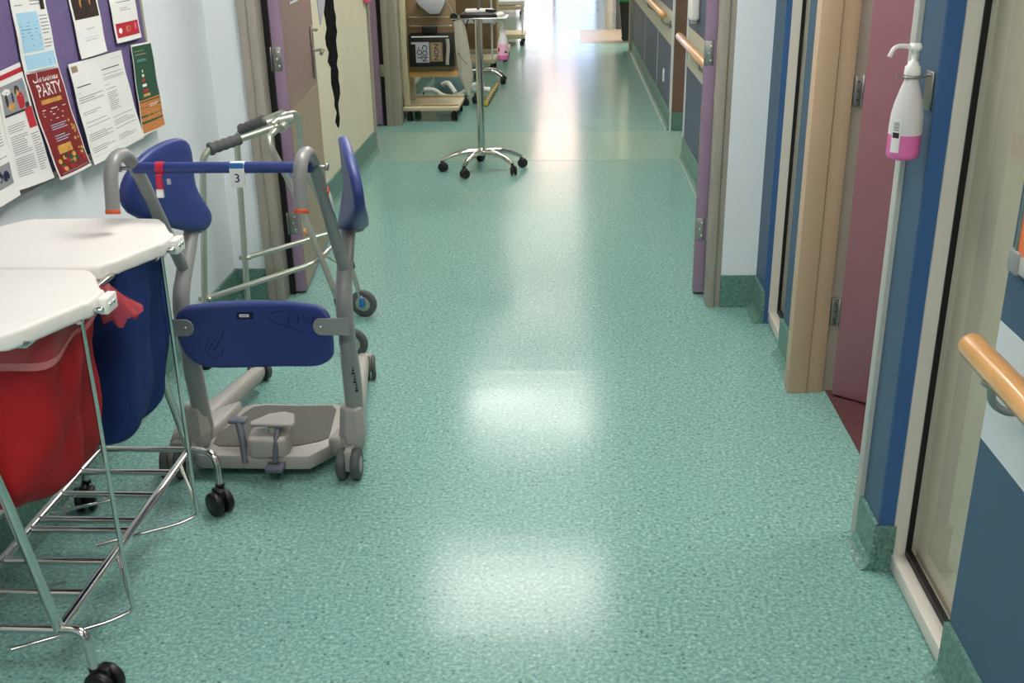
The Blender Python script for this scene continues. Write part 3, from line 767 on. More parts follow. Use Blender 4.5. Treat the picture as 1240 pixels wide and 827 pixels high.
# pedal wires and lid lift rods
for y, x0 in ((2.06, -1.054), (2.50, -1.04)):
    MB().tube([(x0+.016, y-.02, .885), (x0, y, .145), (x0, y+.012, .10), (x0-.05, y-.02, .088), (x0-.24, y-.13, .088)], .0055, M_steel, n=10, fil=.03).build('lift_rod', lt)
    MB().tube([(x0, y, .14), (x0-.10, y+.17, ZR)], .005, M_steel, n=8).build('pedal_stay', lt)
    MB().tube([(-1.29, y-.02, ZR), (-1.29, y+.16, .075), (-1.40, y+.10, .075), (-1.40, y-.1, ZR)], .0045, M_steel, n=8, fil=.03).build('pedal_wire', lt)
for z, m in ((.895, M_steel),):
    q = MB().tube([(-1.46, 1.84, z), (-1.06, 1.84, z), (-1.06, 2.62, z), (-1.46, 2.62, z)], .009, m, n=10, closed=True); 
    q.tube([(-1.46, 2.215, z), (-1.06, 2.215, z)], .009, m, n=10)
    q.build('top_frame', lt)
# lids: rounded trapezoid with a nose towards the corridor
def lid(y0, y1):
    yc = (y0+y1)/2+.03
    pts = [(-1.52, yc-.03), (-1.45, y0+.012), (-1.41, y0), (-1.10, y0), (-1.065, y0+.012), (-1.0, yc-.055), (-.988, yc-.05), (-.988, yc+.035), (-1.005, yc+.045), (-1.065, y1-.02), (-1.10, y1), (-1.41, y1), (-1.45, y1-.02), (-1.52, yc+.03)]
    pts = smooth_poly(pts, 1)
    o = MB().prism(pts, .892, .930, M_lid, bev=.009, seg=3).build('lid', lt)
    # raised skirt band and hinge bracket
    b = MB()
    b.box((-.992, yc-.005, .885), (-.972, yc+.05, .921), M_wplastic, .003)
    b.cyl((-.985, yc-.03, .905), .007, .03, M_steel, 'X', 16)
    b.cyl((-.975, yc+.01, .905), .005, .012, M_steel, 'X', 12).cyl((-.975, yc+.03, .905), .005, .012, M_steel, 'X', 12)
    b.cyl((-1.01, yc-.055, .893), .008, .02, M_steel, 'Y', 16)
    b.build('lid_hinge', o)
    return o
lid(1.80, 2.212); lid(2.222, 2.648)

# ---- laundry bags: lofted cloth with soft folds
def laundry_bag(label, m, cx, cy, hw, hd, ztop, zbot, seed, name='laundry_bag', bulge=.02, lean=(0, 0), fold=.016, nf=7, tail=None):
    rnd = random.Random(seed)
    ph = [rnd.uniform(0, 6.28) for _ in range(6)]
    NU, NV = 96, 44
    b = MB()
    def f(i, j):
        a = 2*PI*i; ca, sa = math.cos(a), math.sin(a)
        p = 6 if j < .6 else 6-3*(j-.6)*2.5
        k = (abs(ca)**p+abs(sa)**p)**(-1/p)
        z = ztop+(zbot-ztop)*(1-(1-j)**1.15)
        e = 1.0
        if j > .72:
            q = (j-.72)/.28; e = math.sqrt(max(0, 1-q**2.3))*1.0; 
        bul = 1+bulge/hw*math.sin(PI*min(1, j*1.15))
        fo = fold*(.25+j)*(math.sin(nf*a+ph[0]+1.8*j)+.6*math.sin((nf+4)*a+ph[1]-2.5*j)+.4*math.sin(3*a+ph[2]+5*j))
        fo += .004*math.sin(14*j+5*a+ph[3])
        x = cx+lean[0]*j+k*ca*(hw*bul+fo)*e; y = cy+lean[1]*j+k*sa*(hd*bul+fo)*e
        return (x, y, z)
    b.grid(f, NU, NV, m, wrap=True)
    b.grid(lambda i, j: (lambda p: (cx+(p[0]-cx)*.985, cy+(p[1]-cy)*.985, p[2]+.0))(f(i, j)), NU, NV, m, wrap=True)
    o = b.build(name, lt_w if name == 'x' else None)
    return tag(o, label, 'laundry bag'), f
ob, fr = laundry_bag('red cloth laundry bag hanging in the near half of the trolley', M_red, -1.235, 2.055, .182, .142, .895, .43, 3, lean=(-.075, .0), bulge=.0, fold=.0085)
ob, fb = laundry_bag('dark blue cloth laundry bag hanging in the far half of the trolley', M_navy, -1.215, 2.425, .185, .150, .895, .40, 5, lean=(-.07, -.02), bulge=.006, fold=.009)
# clear red liner rim over the red bag
q = MB()
def g(i, j):
    p = fr(i, .02); a = 2*PI*i
    drop = .085+.035*math.sin(a-.6-PI/2)+.008*math.sin(7*a)
    k = 1.03+.012*math.sin(11*a)+.025*j
    p2 = fr(i, min(.3, (drop*j)/.5)); 
    return (-1.235+(p2[0]+1.235)*k, 2.055+(p2[1]-2.055)*k, .893-drop*j)
q.grid(lambda i, j: g(i, j*.82), 96, 8, M_film, wrap=True)
q.grid(lambda i, j: tuple(c+(.002 if n_ == 0 else 0) for n_, c in enumerate(g(i, .80+.2*j))), 96, 2, M_filmhem, wrap=True)
tag(q.build('bag_liner'), 'clear reddish plastic liner folded over the rim of the red bag', 'liner')
# crumpled red tail of the liner between the bags
q = MB()
rnd = random.Random(4)
def g(i, j):
    a = 2*PI*i; r = (.012+.030*j)*(1+.35*math.sin(5*a+3*j)+.15*math.sin(9*a))
    return (-1.035+.02*j+r*math.cos(a)*.8, 2.165+.03*j+r*math.sin(a), .905-.085*j-.012*math.sin(4*a)*j)
q.grid(g, 32, 8, M_film, wrap=True)
q.grid(lambda i, j: tuple((u*.97+v*.03) for u, v in zip(g(i, 1-j*.3), (-1.02, 2.19, .85))), 32, 4, M_film, wrap=True)
tag(q.build('liner_tail'), 'crumpled red plastic tail sticking out between the two lids', 'liner')
q = MB().ball((-1.085, 2.262, .868), .016, M_wplastic, (1.2, .8, .8)).build('cloth_tag'); tag(q, 'white knotted tag at the rim of the blue laundry bag', 'tag')

# ------------------------------------------------------------------ standing aid
sa = thing('standing_aid', 'grey standing aid with blue knee pad and two blue seat flaps', 'patient lift', (-.93, 3.1, 0))
# masts and seat posts
def mast(side):
    x = -.672 if side > 0 else -1.165
    xt = -.66 if side > 0 else -1.14
    ys = (2.965, 2.955, 2.885, 2.88, 2.93, 3.03) if side > 0 else (2.96, 2.94, 2.85, 2.845, 2.92, 3.03)
    p = [(x, ys[0], .15), (x+.002, ys[1], .30), (xt, ys[2], .50), (xt, ys[3], .62), (xt, ys[4], .70), (xt, ys[5], .80)]
    MB().tube(p, .031, M_saframe, n=18, fil=.07, rr=[.030, .029, .0255, .025, .024, .022]).build('mast', sa)
    j = (xt, ys[4]-.01, .70)
    h = MB().tube([j, (xt-.003, 2.695, 1.045), (xt-.003, 2.63, 1.112), (xt-.003, 2.535, 1.10), (xt-.003, 2.51, .985)], .0178, M_saframe, n=18, fil=.06, fseg=8).build('handle', sa)
    MB().lathe([(.017, 0), (.0185, .001), (.0185, .010), (.017, .012)], M_orangecap, 18, frame_M((xt-.003, 2.507, .977), (1, 0, 0), (0, .96, -.26), (0, .26, .96))).build('end_cap', h)
    return xt
for s_ in (-1, 1): mast(s_)
MB().tube([(-1.14, 2.672, 1.058), (-.66, 2.650, 1.062)], .0148, M_sablue, n=18).build('cross_bar', sa)['label'] = 'blue cross bar'
for x, s_ in ((-1.163, -1), (-.637, 1)): MB().cyl((x-s_*.004, 2.66, 1.060), .005, .034, M_dullsteel, 'X', 10).cyl((x+s_*.012, 2.66, 1.060), .010, .008, M_dullsteel, 'X', 12).build('bar_bolt', sa)
# red tag strap and number sticker
q = MB(); q.tube([(-1.078, 2.669, 1.0585), (-1.056, 2.668, 1.0585)], .0165, M_tape, n=18)
q.box((-1.076, 2.640, .995), (-1.060, 2.652, 1.046), M_tape, .002).box((-1.078, 2.636, .985), (-1.058, 2.645, 1.008), M_wplastic, .003).box((-1.047, 2.640, 1.02), (-1.036, 2.646, 1.035), M_greyplastic, .002)
q.build('strap', sa)['label'] = 'red identity strap'
q = MB(); q.tube([(-.876, 2.66, 1.060), (-.838, 2.658, 1.060)], .0168, M_paper, n=18)
q.box((-.876, 2.637, 1.012), (-.838, 2.6415, 1.062), M_paper, .001)
q.box((-.875, 2.6362, 1.062), (-.839, 2.644, 1.076), M_stickerblue, .001)
vs, fs = text_mesh('3', .032, 0, .0004)
q.add([(-.857+v[0], 2.6362, 1.036+v[1]) for v in vs], fs, M_dblue)
q.build('number_sticker', sa)['label'] = 'white sticker with number 3'
# label strip with orange at the right handle
M = frame_M((-.6385, 2.74, .945), (0, .62, -.785), (0, .785, .62), (1, 0, 0))
q = MB(); q.box((-.05, -.008, 0), (.03, .008, .002), M_paper, M=M); q.box((-.06, -.009, .0), (-.045, .009, .0025), M_orangecap, M=M); q.build('warning_label', sa)
# seat flaps
UZ = [(-.345, .955), (-.335, .995), (-.30, 1.030), (-.235, 1.060), (-.16, 1.075), (-.075, 1.078), (-.02, 1.068), (.012, 1.040), (.018, .99), (.015, .93), (.030, .88), (.058, .835), (.066, .805), (.05, .787), (.02, .778), (-.02, .778), (-.155, .835), (-.305, .905)]
def seat(side):
    # outline in (u, z) on a vertical plane through the post top; thicker cushion at the foot
    p0 = (-1.138, 3.045) if side < 0 else (-.645, 3.06)
    d = Vector((.2*(-side), .98, 0)).normalized()
    if side > 0: d = Vector((-.27, .963, 0)).normalized()
    n = Vector((d.y, -d.x, 0))*(1 if side < 0 else -1)      # towards the middle of the aid
    pts = smooth_poly(UZ, 1)
    cxu = sum(p[0] for p in pts)/len(pts); czz = sum(p[1] for p in pts)/len(pts)
    b = MB(); N = len(pts); rings = []
    def depth(u, z):   # curved shell: lower part swells
        return .045*max(0, (.90-z)/.12)**1.5 if z < .90 else 0
    def lay(scale, off):
        r = []
        for u, z in pts:
            uu = cxu+(u-cxu)*scale; zz = czz+(z-czz)*scale
            th = 1+(.8 if side < 0 else 2.1)*max(0, (.92-zz)/.14)
            bend = .10*((zz-.93)/.15)**2*.25
            r.append(Vector((p0[0], p0[1], zz))+d*uu+n*(off*th+bend*.4+(.05*max(0, zz-.82) if side > 0 else 0)))
        return r
    L = [lay(.80, .0165), lay(.93, .015), lay(.985, .010), lay(1., 0), lay(.985, -.010), lay(.93, -.015), lay(.80, -.0165)]
    V = [v for r in L for v in r]; F = []
    for k in range(len(L)-1):
        for i in range(N): F.append([k*N+i, k*N+(i+1) % N, (k+1)*N+(i+1) % N, (k+1)*N+i])
    ca = len(V); V.append(sum(L[0], Vector())/N); cb = len(V); V.append(sum(L[-1], Vector())/N)
    for i in range(N): F.append([ca, i, (i+1) % N]); F.append([cb, 6*N+(i+1) % N, 6*N+i])
    b.add(V, F, M_sablue, True)
    o = b.build('seat_flap', sa)
    MB().cyl((p0[0], p0[1]-.015, .79), .030, .02, M_saframe, 'Z', 20).build('seat_pivot', sa)
seat(-1); seat(1)
# knee pad: curved moulded plate with scribbles, badge and side brackets
def kp(u, v, off=0.):   # u -1..1 across, v 0 bottom .. 1 top
    x = -.921+.2345*u; z = .400+.212*v; y = 2.860+.035*(abs(u)**2.2)*-1+.018*(1-abs(u)**2)+.0
    return Vector((x, y-off, z))
pts = []
base = [(-1, .78), (-.97, .90), (-.90, .975), (-.80, 1.0), (.78, 1.0), (.90, .97), (.975, .88), (1., .76), (1.0, .34), (.96, .24), (.88, .15), (.74, .07), (.5, .035), (0, .0), (-.4, .0), (-.66, .03), (-.80, .09), (-.92, .25), (-.975, .42), (-1., .62)]
pts = smooth_poly(base, 2)
b = MB(); N = len(pts)
rings = []
for sc_, off in ((.2, .016), (.55, .016), (.85, .016), (.95, .0145), (.985, .010), (1., .0), (.985, -.010), (.95, -.0145), (.6, -.016), (.2, -.016)):
    r = []
    for u, v in pts:
        uu = u*sc_; vv = .5+(v-.5)*sc_; 
        r.append(kp(uu, vv, off))
    rings.append(r)
V = [v for r in rings for v in r]; F = []
for k in range(len(rings)-1):
    for i in range(N): F.append([k*N+i, k*N+(i+1) % N, (k+1)*N+(i+1) % N, (k+1)*N+i])
F.append(list(range(N))); F.append([(len(rings)-1)*N+i for i in range(N)][::-1])
b.add(V, F, M_sablue, True)
def onpad(poly, m, off=.0172):
    b.add([kp(u, v, off) for u, v in poly], [list(range(len(poly)))], m)
def stroke(poly, w=.006):
    b.tube([kp(u, v, .0168) for u, v in poly], .0015, M_scrib, n=6)
stroke([(-.02+.18+.2, .94-.05), (.22, .86), (.14, .78), (.22, .70), (.42, .65), (.58, .60)])
for xx, h0, h1 in ((.40, .68, .84), (.54, .72, .86)): stroke([(xx, h0), (xx+.02, h1)])
stroke([(.42, .84), (.49, .86)]); stroke([(.41, .77), (.46, .78)]); stroke([(.62, .84), (.645, .73), (.68, .82), (.725, .72), (.77, .84)])
stroke([(-.62, .48), (-.68, .36), (-.66, .24), (-.58, .18), (-.50, .22), (-.47, .32)]); stroke([(-.64, .34), (-.56, .46), (-.48, .48), (-.54, .36), (-.60, .30)]); stroke([(-.47, .46), (-.44, .58), (-.38, .60)])
pad = b.build('knee_pad', sa)
pad['label'] = 'royal blue knee pad'
q = MB()
M = frame_M(kp(-.155, .81, .0165), (1, 0, 0), (0, 0, 1), (0, -1, 0))
q.prism(rounded(.056, .022, .004), 0, .0015, M_dblue, M=M, smooth=False); q.prism(rounded(.030, .009, .003), .0015, .0025, M_paper, M=M, smooth=False)
q.box((-.010, -.001, .0025), (.010, .001, .0028), M_ink, M=M)
q.build('badge', pad)
for s_ in (-1, 1):
    q = MB()
    M = frame_M(kp(s_*.86, .70 if s_ < 0 else .72, .019)+Vector((s_*.012, 0, 0)), (s_, 0, 0), (0, 0, 1), (0, -1, 0))
    P_ = [(-.035, -.006), (-.03, -.018), (-.018, -.026), (.07, -.027), (.07, .028), (-.018, .026), (-.03, .018), (-.035, .006)]
    q.prism(P_, 0, .005, M_saframe, bev=.001, seg=1, M=M, smooth=False)
    q.ball(M @ Vector((-.012, 0, .005)), .006, M_steel)
    q.build('pad_bracket', sa)
# base: foot plate
PL = [(-1.225, 3.02), (-1.135, 3.235), (-1.10, 3.262), (-1.05, 3.27), (-.94, 3.262), (-.80, 3.268), (-.775, 3.235), (-.745, 2.985), (-.80, 2.905), (-.815, 2.885), (-1.165, 2.885), (-1.20, 2.92)]
plate = MB().prism(PL, .040, .088, M_sabase, bev=.004, seg=2).build('foot_plate', sa)
PM = [(-1.15, 3.02), (-1.108, 3.19), (-1.09, 3.235), (-1.05, 3.25), (-.94, 3.245), (-.815, 3.25), (-.795, 3.22), (-.775, 3.01), (-.80, 2.985), (-.86, 2.955), (-.885, 2.95), (-.90, 2.99), (-.985, 2.99), (-1.0, 2.96), (-1.025, 2.945), (-1.12, 2.945), (-1.145, 2.965)]
MB().prism(PM, .086, .0915, M_mat, bev=.001, seg=1, smooth=False).build('grip_mat', plate)
MB().prism(rounded(.13, .13, .03, 5, -.945, 2.94), .08, .15, M_sabase, bev=.012, seg=3).build('pedal_housing', plate)
b = MB().prism([(-1.0, 2.925), (-.955, 2.985), (-.91, 3.0), (-.875, 2.985), (-.858, 2.925), (-.86, 2.905), (-.995, 2.905)], .178, .190, M_sabase, bev=.004, M=None)
b.tube([(-.925, 2.93, .178), (-.925, 2.93, .13)], .02, M_sabase)
b.build('brake_pedal', sa)
b = MB(); b.tube([(-.912, 2.93, .18), (-.912, 2.885, .15), (-.917, 2.865, .075)], .009, M_pedal, n=10, fil=.02); b.box((-.945, 2.835, .052), (-.888, 2.885, .070), M_pedal, .005, M=None)
b.build('lower_pedal', sa)
b = MB(); b.tube([(-1.045, 2.94, .185), (-1.03, 2.915, .15), (-1.018, 2.88, .065)], .010, M_pedal, n=10, fil=.02, rr=[.013, .012, .009]); b.box((-1.075, 2.925, .178), (-1.018, 2.965, .190), M_pedal, .005); b.build('spread_pedal', sa)['label'] = 'blue grey lever pedal'
# legs
def leg(side):
    if side > 0: a, e = Vector((-.690, 2.93, .105)), Vector((-.790, 3.69, .085))
    else: a, e = Vector((-1.245, 2.92, .105)), Vector((-1.155, 3.56, .085))
    b = MB(); NS = 14; d = (e-a); L = d.length; fw = d.normalized(); sd = Vector((fw.y, -fw.x, 0)).normalized()
    ringN = 16; V = []; F = []
    for k in range(NS+1):
        u = k/NS; c_ = a+d*u; w = .040-.014*u; h = .045-.017*u
        if k == 0: w *= .6; h *= .6
        if k == NS: w *= .7; h *= .7
        for i in range(ringN):
            t = 2*PI*i/ringN; ct, st = math.cos(t), math.sin(t); kk = (abs(ct)**3+abs(st)**3)**(-1/3)
            V.append(c_+sd*ct*kk*w+Vector((0, 0, 1))*st*kk*h)
    for k in range(NS):
        for i in range(ringN): F.append([k*ringN+i, k*ringN+(i+1) % ringN, (k+1)*ringN+(i+1) % ringN, (k+1)*ringN+i])
    F.append(list(range(ringN))); F.append([NS*ringN+i for i in range(ringN)][::-1])
    b.add(V, F, M_sabase, True)
    o = b.build('leg', sa)
    # socket block round the mast
    x = -.680 if side > 0 else -1.18
    q = MB().lathe([(.030, 0), (.038, .02), (.044, .05), (.041, .10), (.037, .135), (.031, .142)], M_sabase, 8, Matrix.Translation((x, 2.955, .095)) @ Matrix.Rotation(PI/8, 4, 'Z') @ Matrix.Diagonal((1., 1.15, 1, 1)), smooth=False)
    q.build('mast_socket', sa)
    # castors
    if side > 0:
        castor(sa, (-.690, 2.905), .050, .075, 0.0, (-.688, 2.925, .11), M_greytyre, M_sabase, hood=M_sabase)
        castor(sa, (-.762, 3.69), .047, .040, .15, (-.775, 3.67, .10), M_greytyre, M_sabase, twin=True, hood=M_sabase)
    else:
        castor(sa, (-1.262, 2.90), .050, .070, 0.2, (-1.255, 2.93, .10), M_greytyre, M_sabase, hood=M_sabase)
        castor(sa, (-1.19, 3.66), .047, .058, .9, (-1.165, 3.60, .10), M_greytyre, M_sabase, hood=M_sabase)
    if side < 0:   # left shoulder joining plate and leg
        MB().prism([(-1.262, 2.90), (-1.25, 3.02), (-1.19, 3.16), (-1.125, 3.22), (-1.15, 3.02), (-1.19, 2.90)], .06, .125, M_sabase, bev=.01).build('leg_shoulder', sa)
    else:
        MB().prism([(-.765, 2.96), (-.75, 3.06), (-.70, 3.10), (-.66, 3.0), (-.66, 2.93)], .05, .115, M_sabase, bev=.01).build('leg_shoulder', sa)
    return o
leg(1); leg(-1)
q = MB()
for k in range(9): q.box((-.655+.003*(k % 3), 2.912-.0050*k, .30+.012*k), (-.646, 2.917-.0050*k, .305+.012*k), M_dink)
q.build('mast_print', sa)['label'] = 'small black print on the mast'

# ------------------------------------------------------------------ folded walking frame
wf = thing('walking_frame', 'folded wheeled walking frame with grey handgrips behind the standing aid', 'walking frame', (-1.15, 4.0, 0))
def side_frame(foot, bend, conv, wheel, mid, barz, barend, near):
    f_ = Vector(foot); b_ = Vector(bend); c_ = Vector(conv)
    r = .0125
    MB().tube([(f_.x, f_.y, .03), b_-Vector((0, 0, .0)), c_], r, M_walk, n=14, fil=.05, fseg=8).build('rear_leg', wf)
    MB().lathe([(.019, 0), (.021, .006), (.016, .045), (.013, .05)], M_black, 16, Matrix.Translation((f_.x, f_.y, 0))).build('rubber_foot', wf)
    # grip
    dirg = (c_-b_).normalized(); g0 = b_+dirg*.028; g1 = b_+dirg*.155
    N = 14; pr = []
    for k in range(N+1):
        u = k/N; pr.append(.021+.0018*math.sin(u*PI*9)+(.003 if k in (0, 1) else 0))
    MB().tube([g0+(g1-g0)*(k/N) for k in range(N+1)], .021, M_grip, n=16, rr=pr).build('handgrip', wf)
    # front leg down to the wheel
    w = Vector(wheel); m = Vector(mid)
    MB().tube([c_+Vector((.0, 0, -.012)), Vector((c_.x-.018, w.y-.005, c_.z-.03)) if near else c_+Vector((.03, .12, -.02)), m, w+Vector((-.045, 0, .24))], r, M_walk, n=14, fil=.05).build('front_leg', wf)
    MB().tube([w+Vector((-.058, 0, .30)), w+Vector((-.045, 0, .24)), w+Vector((-.012, -.0, .085))], r*.85, M_walk, n=12).build('leg_extension', wf)
    MB().tube([w+Vector((-.048, 0, .255)), w+Vector((-.043, 0, .228))], r*1.5, M_greytyre, n=14).build('leg_collar', wf)
    # lower bar
    j = Vector((f_.x+(b_.x-f_.x)*barz/b_.z, f_.y+(b_.y-f_.y)*barz/b_.z, barz))
    MB().tube([j]+[Vector(p) for p in barend], r*.9, M_walk, n=12, fil=.05).build('lower_bar', wf)
    MB().cyl(j, .009, .05, M_dullsteel, 'X', 12).build('bar_bolt', wf)
    # wheel
    o = MB(); R_ = .062
    Mx = frame_M((w.x, w.y, R_), (1, 0, 0), (0, 0, 1), (0, -1, 0))
    Mx = Matrix.Translation((w.x, w.y, R_)) @ Matrix.Rotation(math.radians(-12), 4, 'Z') @ Matrix.Rotation(PI/2, 4, 'X')
    o.lathe([(R_*.72, -.012), (R_*.92, -.014), (R_, -.007), (R_, .007), (R_*.92, .014), (R_*.72, .012)], M_greytyre, 30, Mx)
    wh = o.build('front_wheel', wf)
    o = MB(); o.lathe([(.012, -.016), (.03, -.014), (R_*.74, -.006), (R_*.74, .006), (.03, .014), (.012, .016)], M_walk, 26, Mx); o.build('hub', wh)
    MB().box((w.x-.014, w.y-.036, R_-.008), (w.x+.010, w.y-.022, R_+.034), M_stickerblue, .004).build('wheel_clip', wf)['label'] = 'blue wheel clip'
    MB().tube([w+Vector((-.012, 0, .10)), w+Vector((0, -.024, .09)), w+Vector((0, -.024, R_-.01))], .006, M_walk, n=10, fil=.01).build('wheel_fork', wf)
side_frame((-1.444, 3.776, 0), (-1.345, 3.776, .872), (-1.118, 3.99, .925), (-.868, 3.90, 0), (-1.065, 3.93, .70), .295, ((-1.0, 3.92, .395), (-.965, 4.0, .42), (-.955, 4.12, .42)), True)
side_frame((-1.385, 4.193, 0), (-1.345, 4.193, .865), (-1.125, 4.12, .955), (-.912, 4.37, 0), (-1.115, 4.30, .72), .332, ((-1.22, 4.25, .36), (-1.035, 4.34, .395)), False)
q = MB(); q.tube([(-1.165, 4.02, .93), (-1.07, 4.06, .945)], .020, M_walk, n=14).tube([(-1.10, 3.98, .915), (-1.10, 4.12, .93)], .017, M_walk, n=14).tube([(-1.135, 3.97, .93), (-1.12, 4.13, .945)], .015, M_walk, n=14)
q.build('folding_joint', wf)
q = MB().tube([(-1.087, 3.935, .77), (-1.080, 3.932, .735)], .0150, M_stickerblue, n=12); q.build('blue_tape', wf)
MB().ball((-1.04, 4.0, .50), .018, M_wood).tube([(-1.04, 4.0, .50), (-1.01, 4.05, .40), (-.94, 4.1, .33), (-.90, 4.15, .35)], .004, M_beige, n=8, fil=.04).build('tie_cord', wf)

# ------------------------------------------------------------------ five-star stand with tray
def star_base(t, c, r_, hub_h, angs, m=M_steel, wr=.032, drop=.055):
    for k, a in enumerate(angs):
        a = math.radians(a); d = Vector((math.cos(a), math.sin(a), 0)); p = Vector((c[0], c[1], 0))
        q = MB(); q.tube([p+Vector((0, 0, hub_h)), p+d*.10+Vector((0, 0, hub_h+.008)), p+d*r_*.72+Vector((0, 0, hub_h-.012)), p+d*r_+Vector((0, 0, wr*2+.012))], .016, m, n=14, fil=.08, rr=[.026, .024, .020, .017], flat=.8)
        q.build('star_leg', t)
        e = p+d*(r_+.0)
        castor(t, (e.x+.008, e.y-.012), wr, .042, a+.9, (e.x, e.y, wr*2+.01), M_rubber, M_black)
    MB().lathe([(.036, -.02), (.038, .0), (.034, .02), (.027, .03)], m, 20, Matrix.Translation((c[0], c[1], hub_h))).build('hub', t)
IV = (-.605, 7.33)
st = thing('tray_stand', 'chrome five-star stand on castors with a small flat tray on top', 'stand', (*IV, 0))
star_base(st, IV, .285, .125, (190, 248, 322, 14, 98))
MB().tube([(*IV, .12), (*IV, 1.035)], .0255, M_steel, n=20).build('pole', st)
MB().box((-.775, 7.18, 1.035), (-.40, 7.48, 1.043), M_steel, .002).build('tray', st)
q = MB(); q.box((-.72, 7.24, 1.043), (-.47, 7.44, 1.064), M_black, .006).box((-.70, 7.26, 1.064), (-.49, 7.42, 1.068), M_greytyre, .001); tag(q.build('tablet_device'), 'flat black device lying on the tray of the chrome stand', 'device')
q = MB()
q.box((-.69, 7.30, 1.068), (-.50, 7.36, 1.092), M_wplastic, .009, 3).tube([(-.55, 7.30, 1.083), (-.48, 7.29, 1.080)], .009, M_black, n=10); q.cyl((-.60, 7.30, 1.095), .008, .01, M_black)
tag(q.build('handset'), 'white handset resting on the black device on the tray', 'handset')
q = MB().cyl((-.755, 7.20, 1.052), .026, .032, M_black, 'Y', 16).tube([(-.755, 7.20, 1.06), (-.85, 7.22, 1.25), (-.93, 7.22, 1.42)], .006, M_dullsteel, n=10)
q.build('clamp_arm', st)['label'] = 'black clamp with thin angled rod'
c2 = (-.437, 7.26, .765)
sb = thing('sanitiser_bottle', 'pink sanitiser pump bottle hung from the edge of the chrome stand tray', 'bottle', c2)
bottle(sb, c2, 1.05, nozzle=(-1, -.3), body=M_bottle, liquid=M_pinkp, liq=.16)
b, f = label_patch(sb, c2, 1.05, 185, 350, .030, .10, M_pinkt); b.build('bottle_label', sb)['label'] = 'pale pink wrap label'
b, f = label_patch(sb, c2, 1.05, 215, 238, .055, .075, M_rink, .0366); b2, f2 = label_patch(sb, c2, 1.05, 290, 318, .045, .058, M_dink, .0366); b.grid(f2, 4, 1, M_dink); b.build('label_marks', sb)
q = MB().tube([(-.437, 7.26, 1.0), (-.42, 7.26, 1.03), (-.405, 7.27, 1.042), (-.43, 7.28, 1.048)], .004, M_wplastic, n=8, fil=.01).ball((-.45, 7.25, 1.06), .02, M_wplastic, (1.4, 1, .9)); tag(q.build('hook'), 'white cloth tie knotted at the tray edge above the bottle', 'tie')
# long plastic bag hanging from the tray
rnd = random.Random(9)
q = MB()
def g(i, j):
    a = 2*PI*i; w = .026+.026*math.sin(PI*min(1, .15+j*.62)) if j < .75 else (.048-.042*(j-.75)/.25)
    w *= 1+.12*math.sin(7*a+6*j)+.05*math.sin(13*a)
    return (-.725+.055*j+w*math.cos(a)*.85, 7.20+w*.4*math.sin(a), 1.03-.50*j)
q.grid(g, 40, 26, M_bagfilm, wrap=True)
q.tube([(-.735, 7.16, .83), (-.70, 7.155, .78), (-.675, 7.16, .75)], .0025, M_greytyre, n=6)
tag(q.build('plastic_bag'), 'long cloudy plastic bag hanging from the left of the tray', 'bag')

# ------------------------------------------------------------------ cream equipment trolley
ct = thing('equipment_trolley', 'cream trolley with tan back panel in the left recess', 'trolley', (-1.18, 9.5, 0))
MB().box((-1.445, 9.22, .095), (-.955, 9.80, .125), M_beige, .004).build('base_shelf', ct)
q = MB(); q.box((-1.445, 9.78, .125), (-.955, 9.80, .15), M_beige, .003).box((-1.445, 9.30, .125), (-.965, 9.315, .135), M_tan, .002); q.build('shelf_lip', ct)
for y in (9.30, 9.66): MB().box((-1.447, y, .125), (-1.398, y+.08, 1.5), M_beige, .004).build('upright', ct)
MB().box((-1.40, 9.42, .36), (-.97, 9.44, 1.45), M_tan, .002).build('back_panel', ct)
MB().box((-1.40, 9.415, .36), (-.97, 9.45, .41), M_wood, .002).build('panel_edge', ct)
q = MB(); q.tube([(-1.375, 9.42, .80), (-1.375, 9.36, .80), (-1.0, 9.36, .80), (-1.0, 9.42, .80)], .005, M_steel, n=8, fil=.02); q.tube([(-1.39, 9.42, .875), (-1.375, 9.36, .875), (-1.0, 9.36, .875), (-1.0, 9.42, .875)], .004, M_steel, n=8, fil=.02); q.build('wire_rail', ct)
for x, y in ((-1.39, 9.27), (-1.0, 9.27), (-1.39, 9.74), (-1.0, 9.74)): castor(ct, (x, y), .038, .05, .3, (x, y, .097), M_rubber, M_black)
hb = thing('document_box', 'black open box with taped signs hanging on the cream trolley', 'box', (-1.19, 9.33, .6))
q = MB(); q.box((-1.375, 9.30, .47), (-.985, 9.305, .72), M_black, .002).box((-1.375, 9.41, .47), (-.985, 9.415, .74), M_black, .002).box((-1.375, 9.30, .465), (-.985, 9.415, .47), M_black).box((-1.375, 9.30, .47), (-1.37, 9.415, .735), M_black).box((-.99, 9.30, .47), (-.985, 9.415, .735), M_black)
q.build('box_shell', hb)
MB().box((-1.35, 9.294, .712), (-1.03, 9.300, .722), M_paper).build('box_edge_strip', hb)
MB().box((-1.26, 9.33, .74), (-1.13, 9.37, .80), M_black, .004).build('hanging_clip', hb)
q = MB(); q.box((-1.355, 9.296, .655), (-1.20, 9.2995, .672), M_greyplastic); q.box((-1.318, 9.295, .50), (-1.20, 9.2985, .672), M_greyplastic)
for body, x, m in (('-OT', -1.288, M_dink), ('CON', -1.242, M_scrib)):
    vs, fs = text_mesh(body, .062, 0, .001)
    q.add([(x+v[1]*1.0, 9.2945, .578-v[0]*1.0) for v in vs], fs, m)
tag(q.build('paper_sign'), 'grey paper sign with sideways lettering taped to the black box', 'sign')
q = MB(); q.box((-1.192, 9.295, .508), (-1.085, 9.2985, .668), M_tan); q.box((-1.175, 9.2945, .525), (-1.105, 9.295, .652), M_kick)
vs, fs = text_mesh('NON', .058, 0, .001); q.add([(-1.14+v[1], 9.2942, .588-v[0]) for v in vs], fs, M_dink)
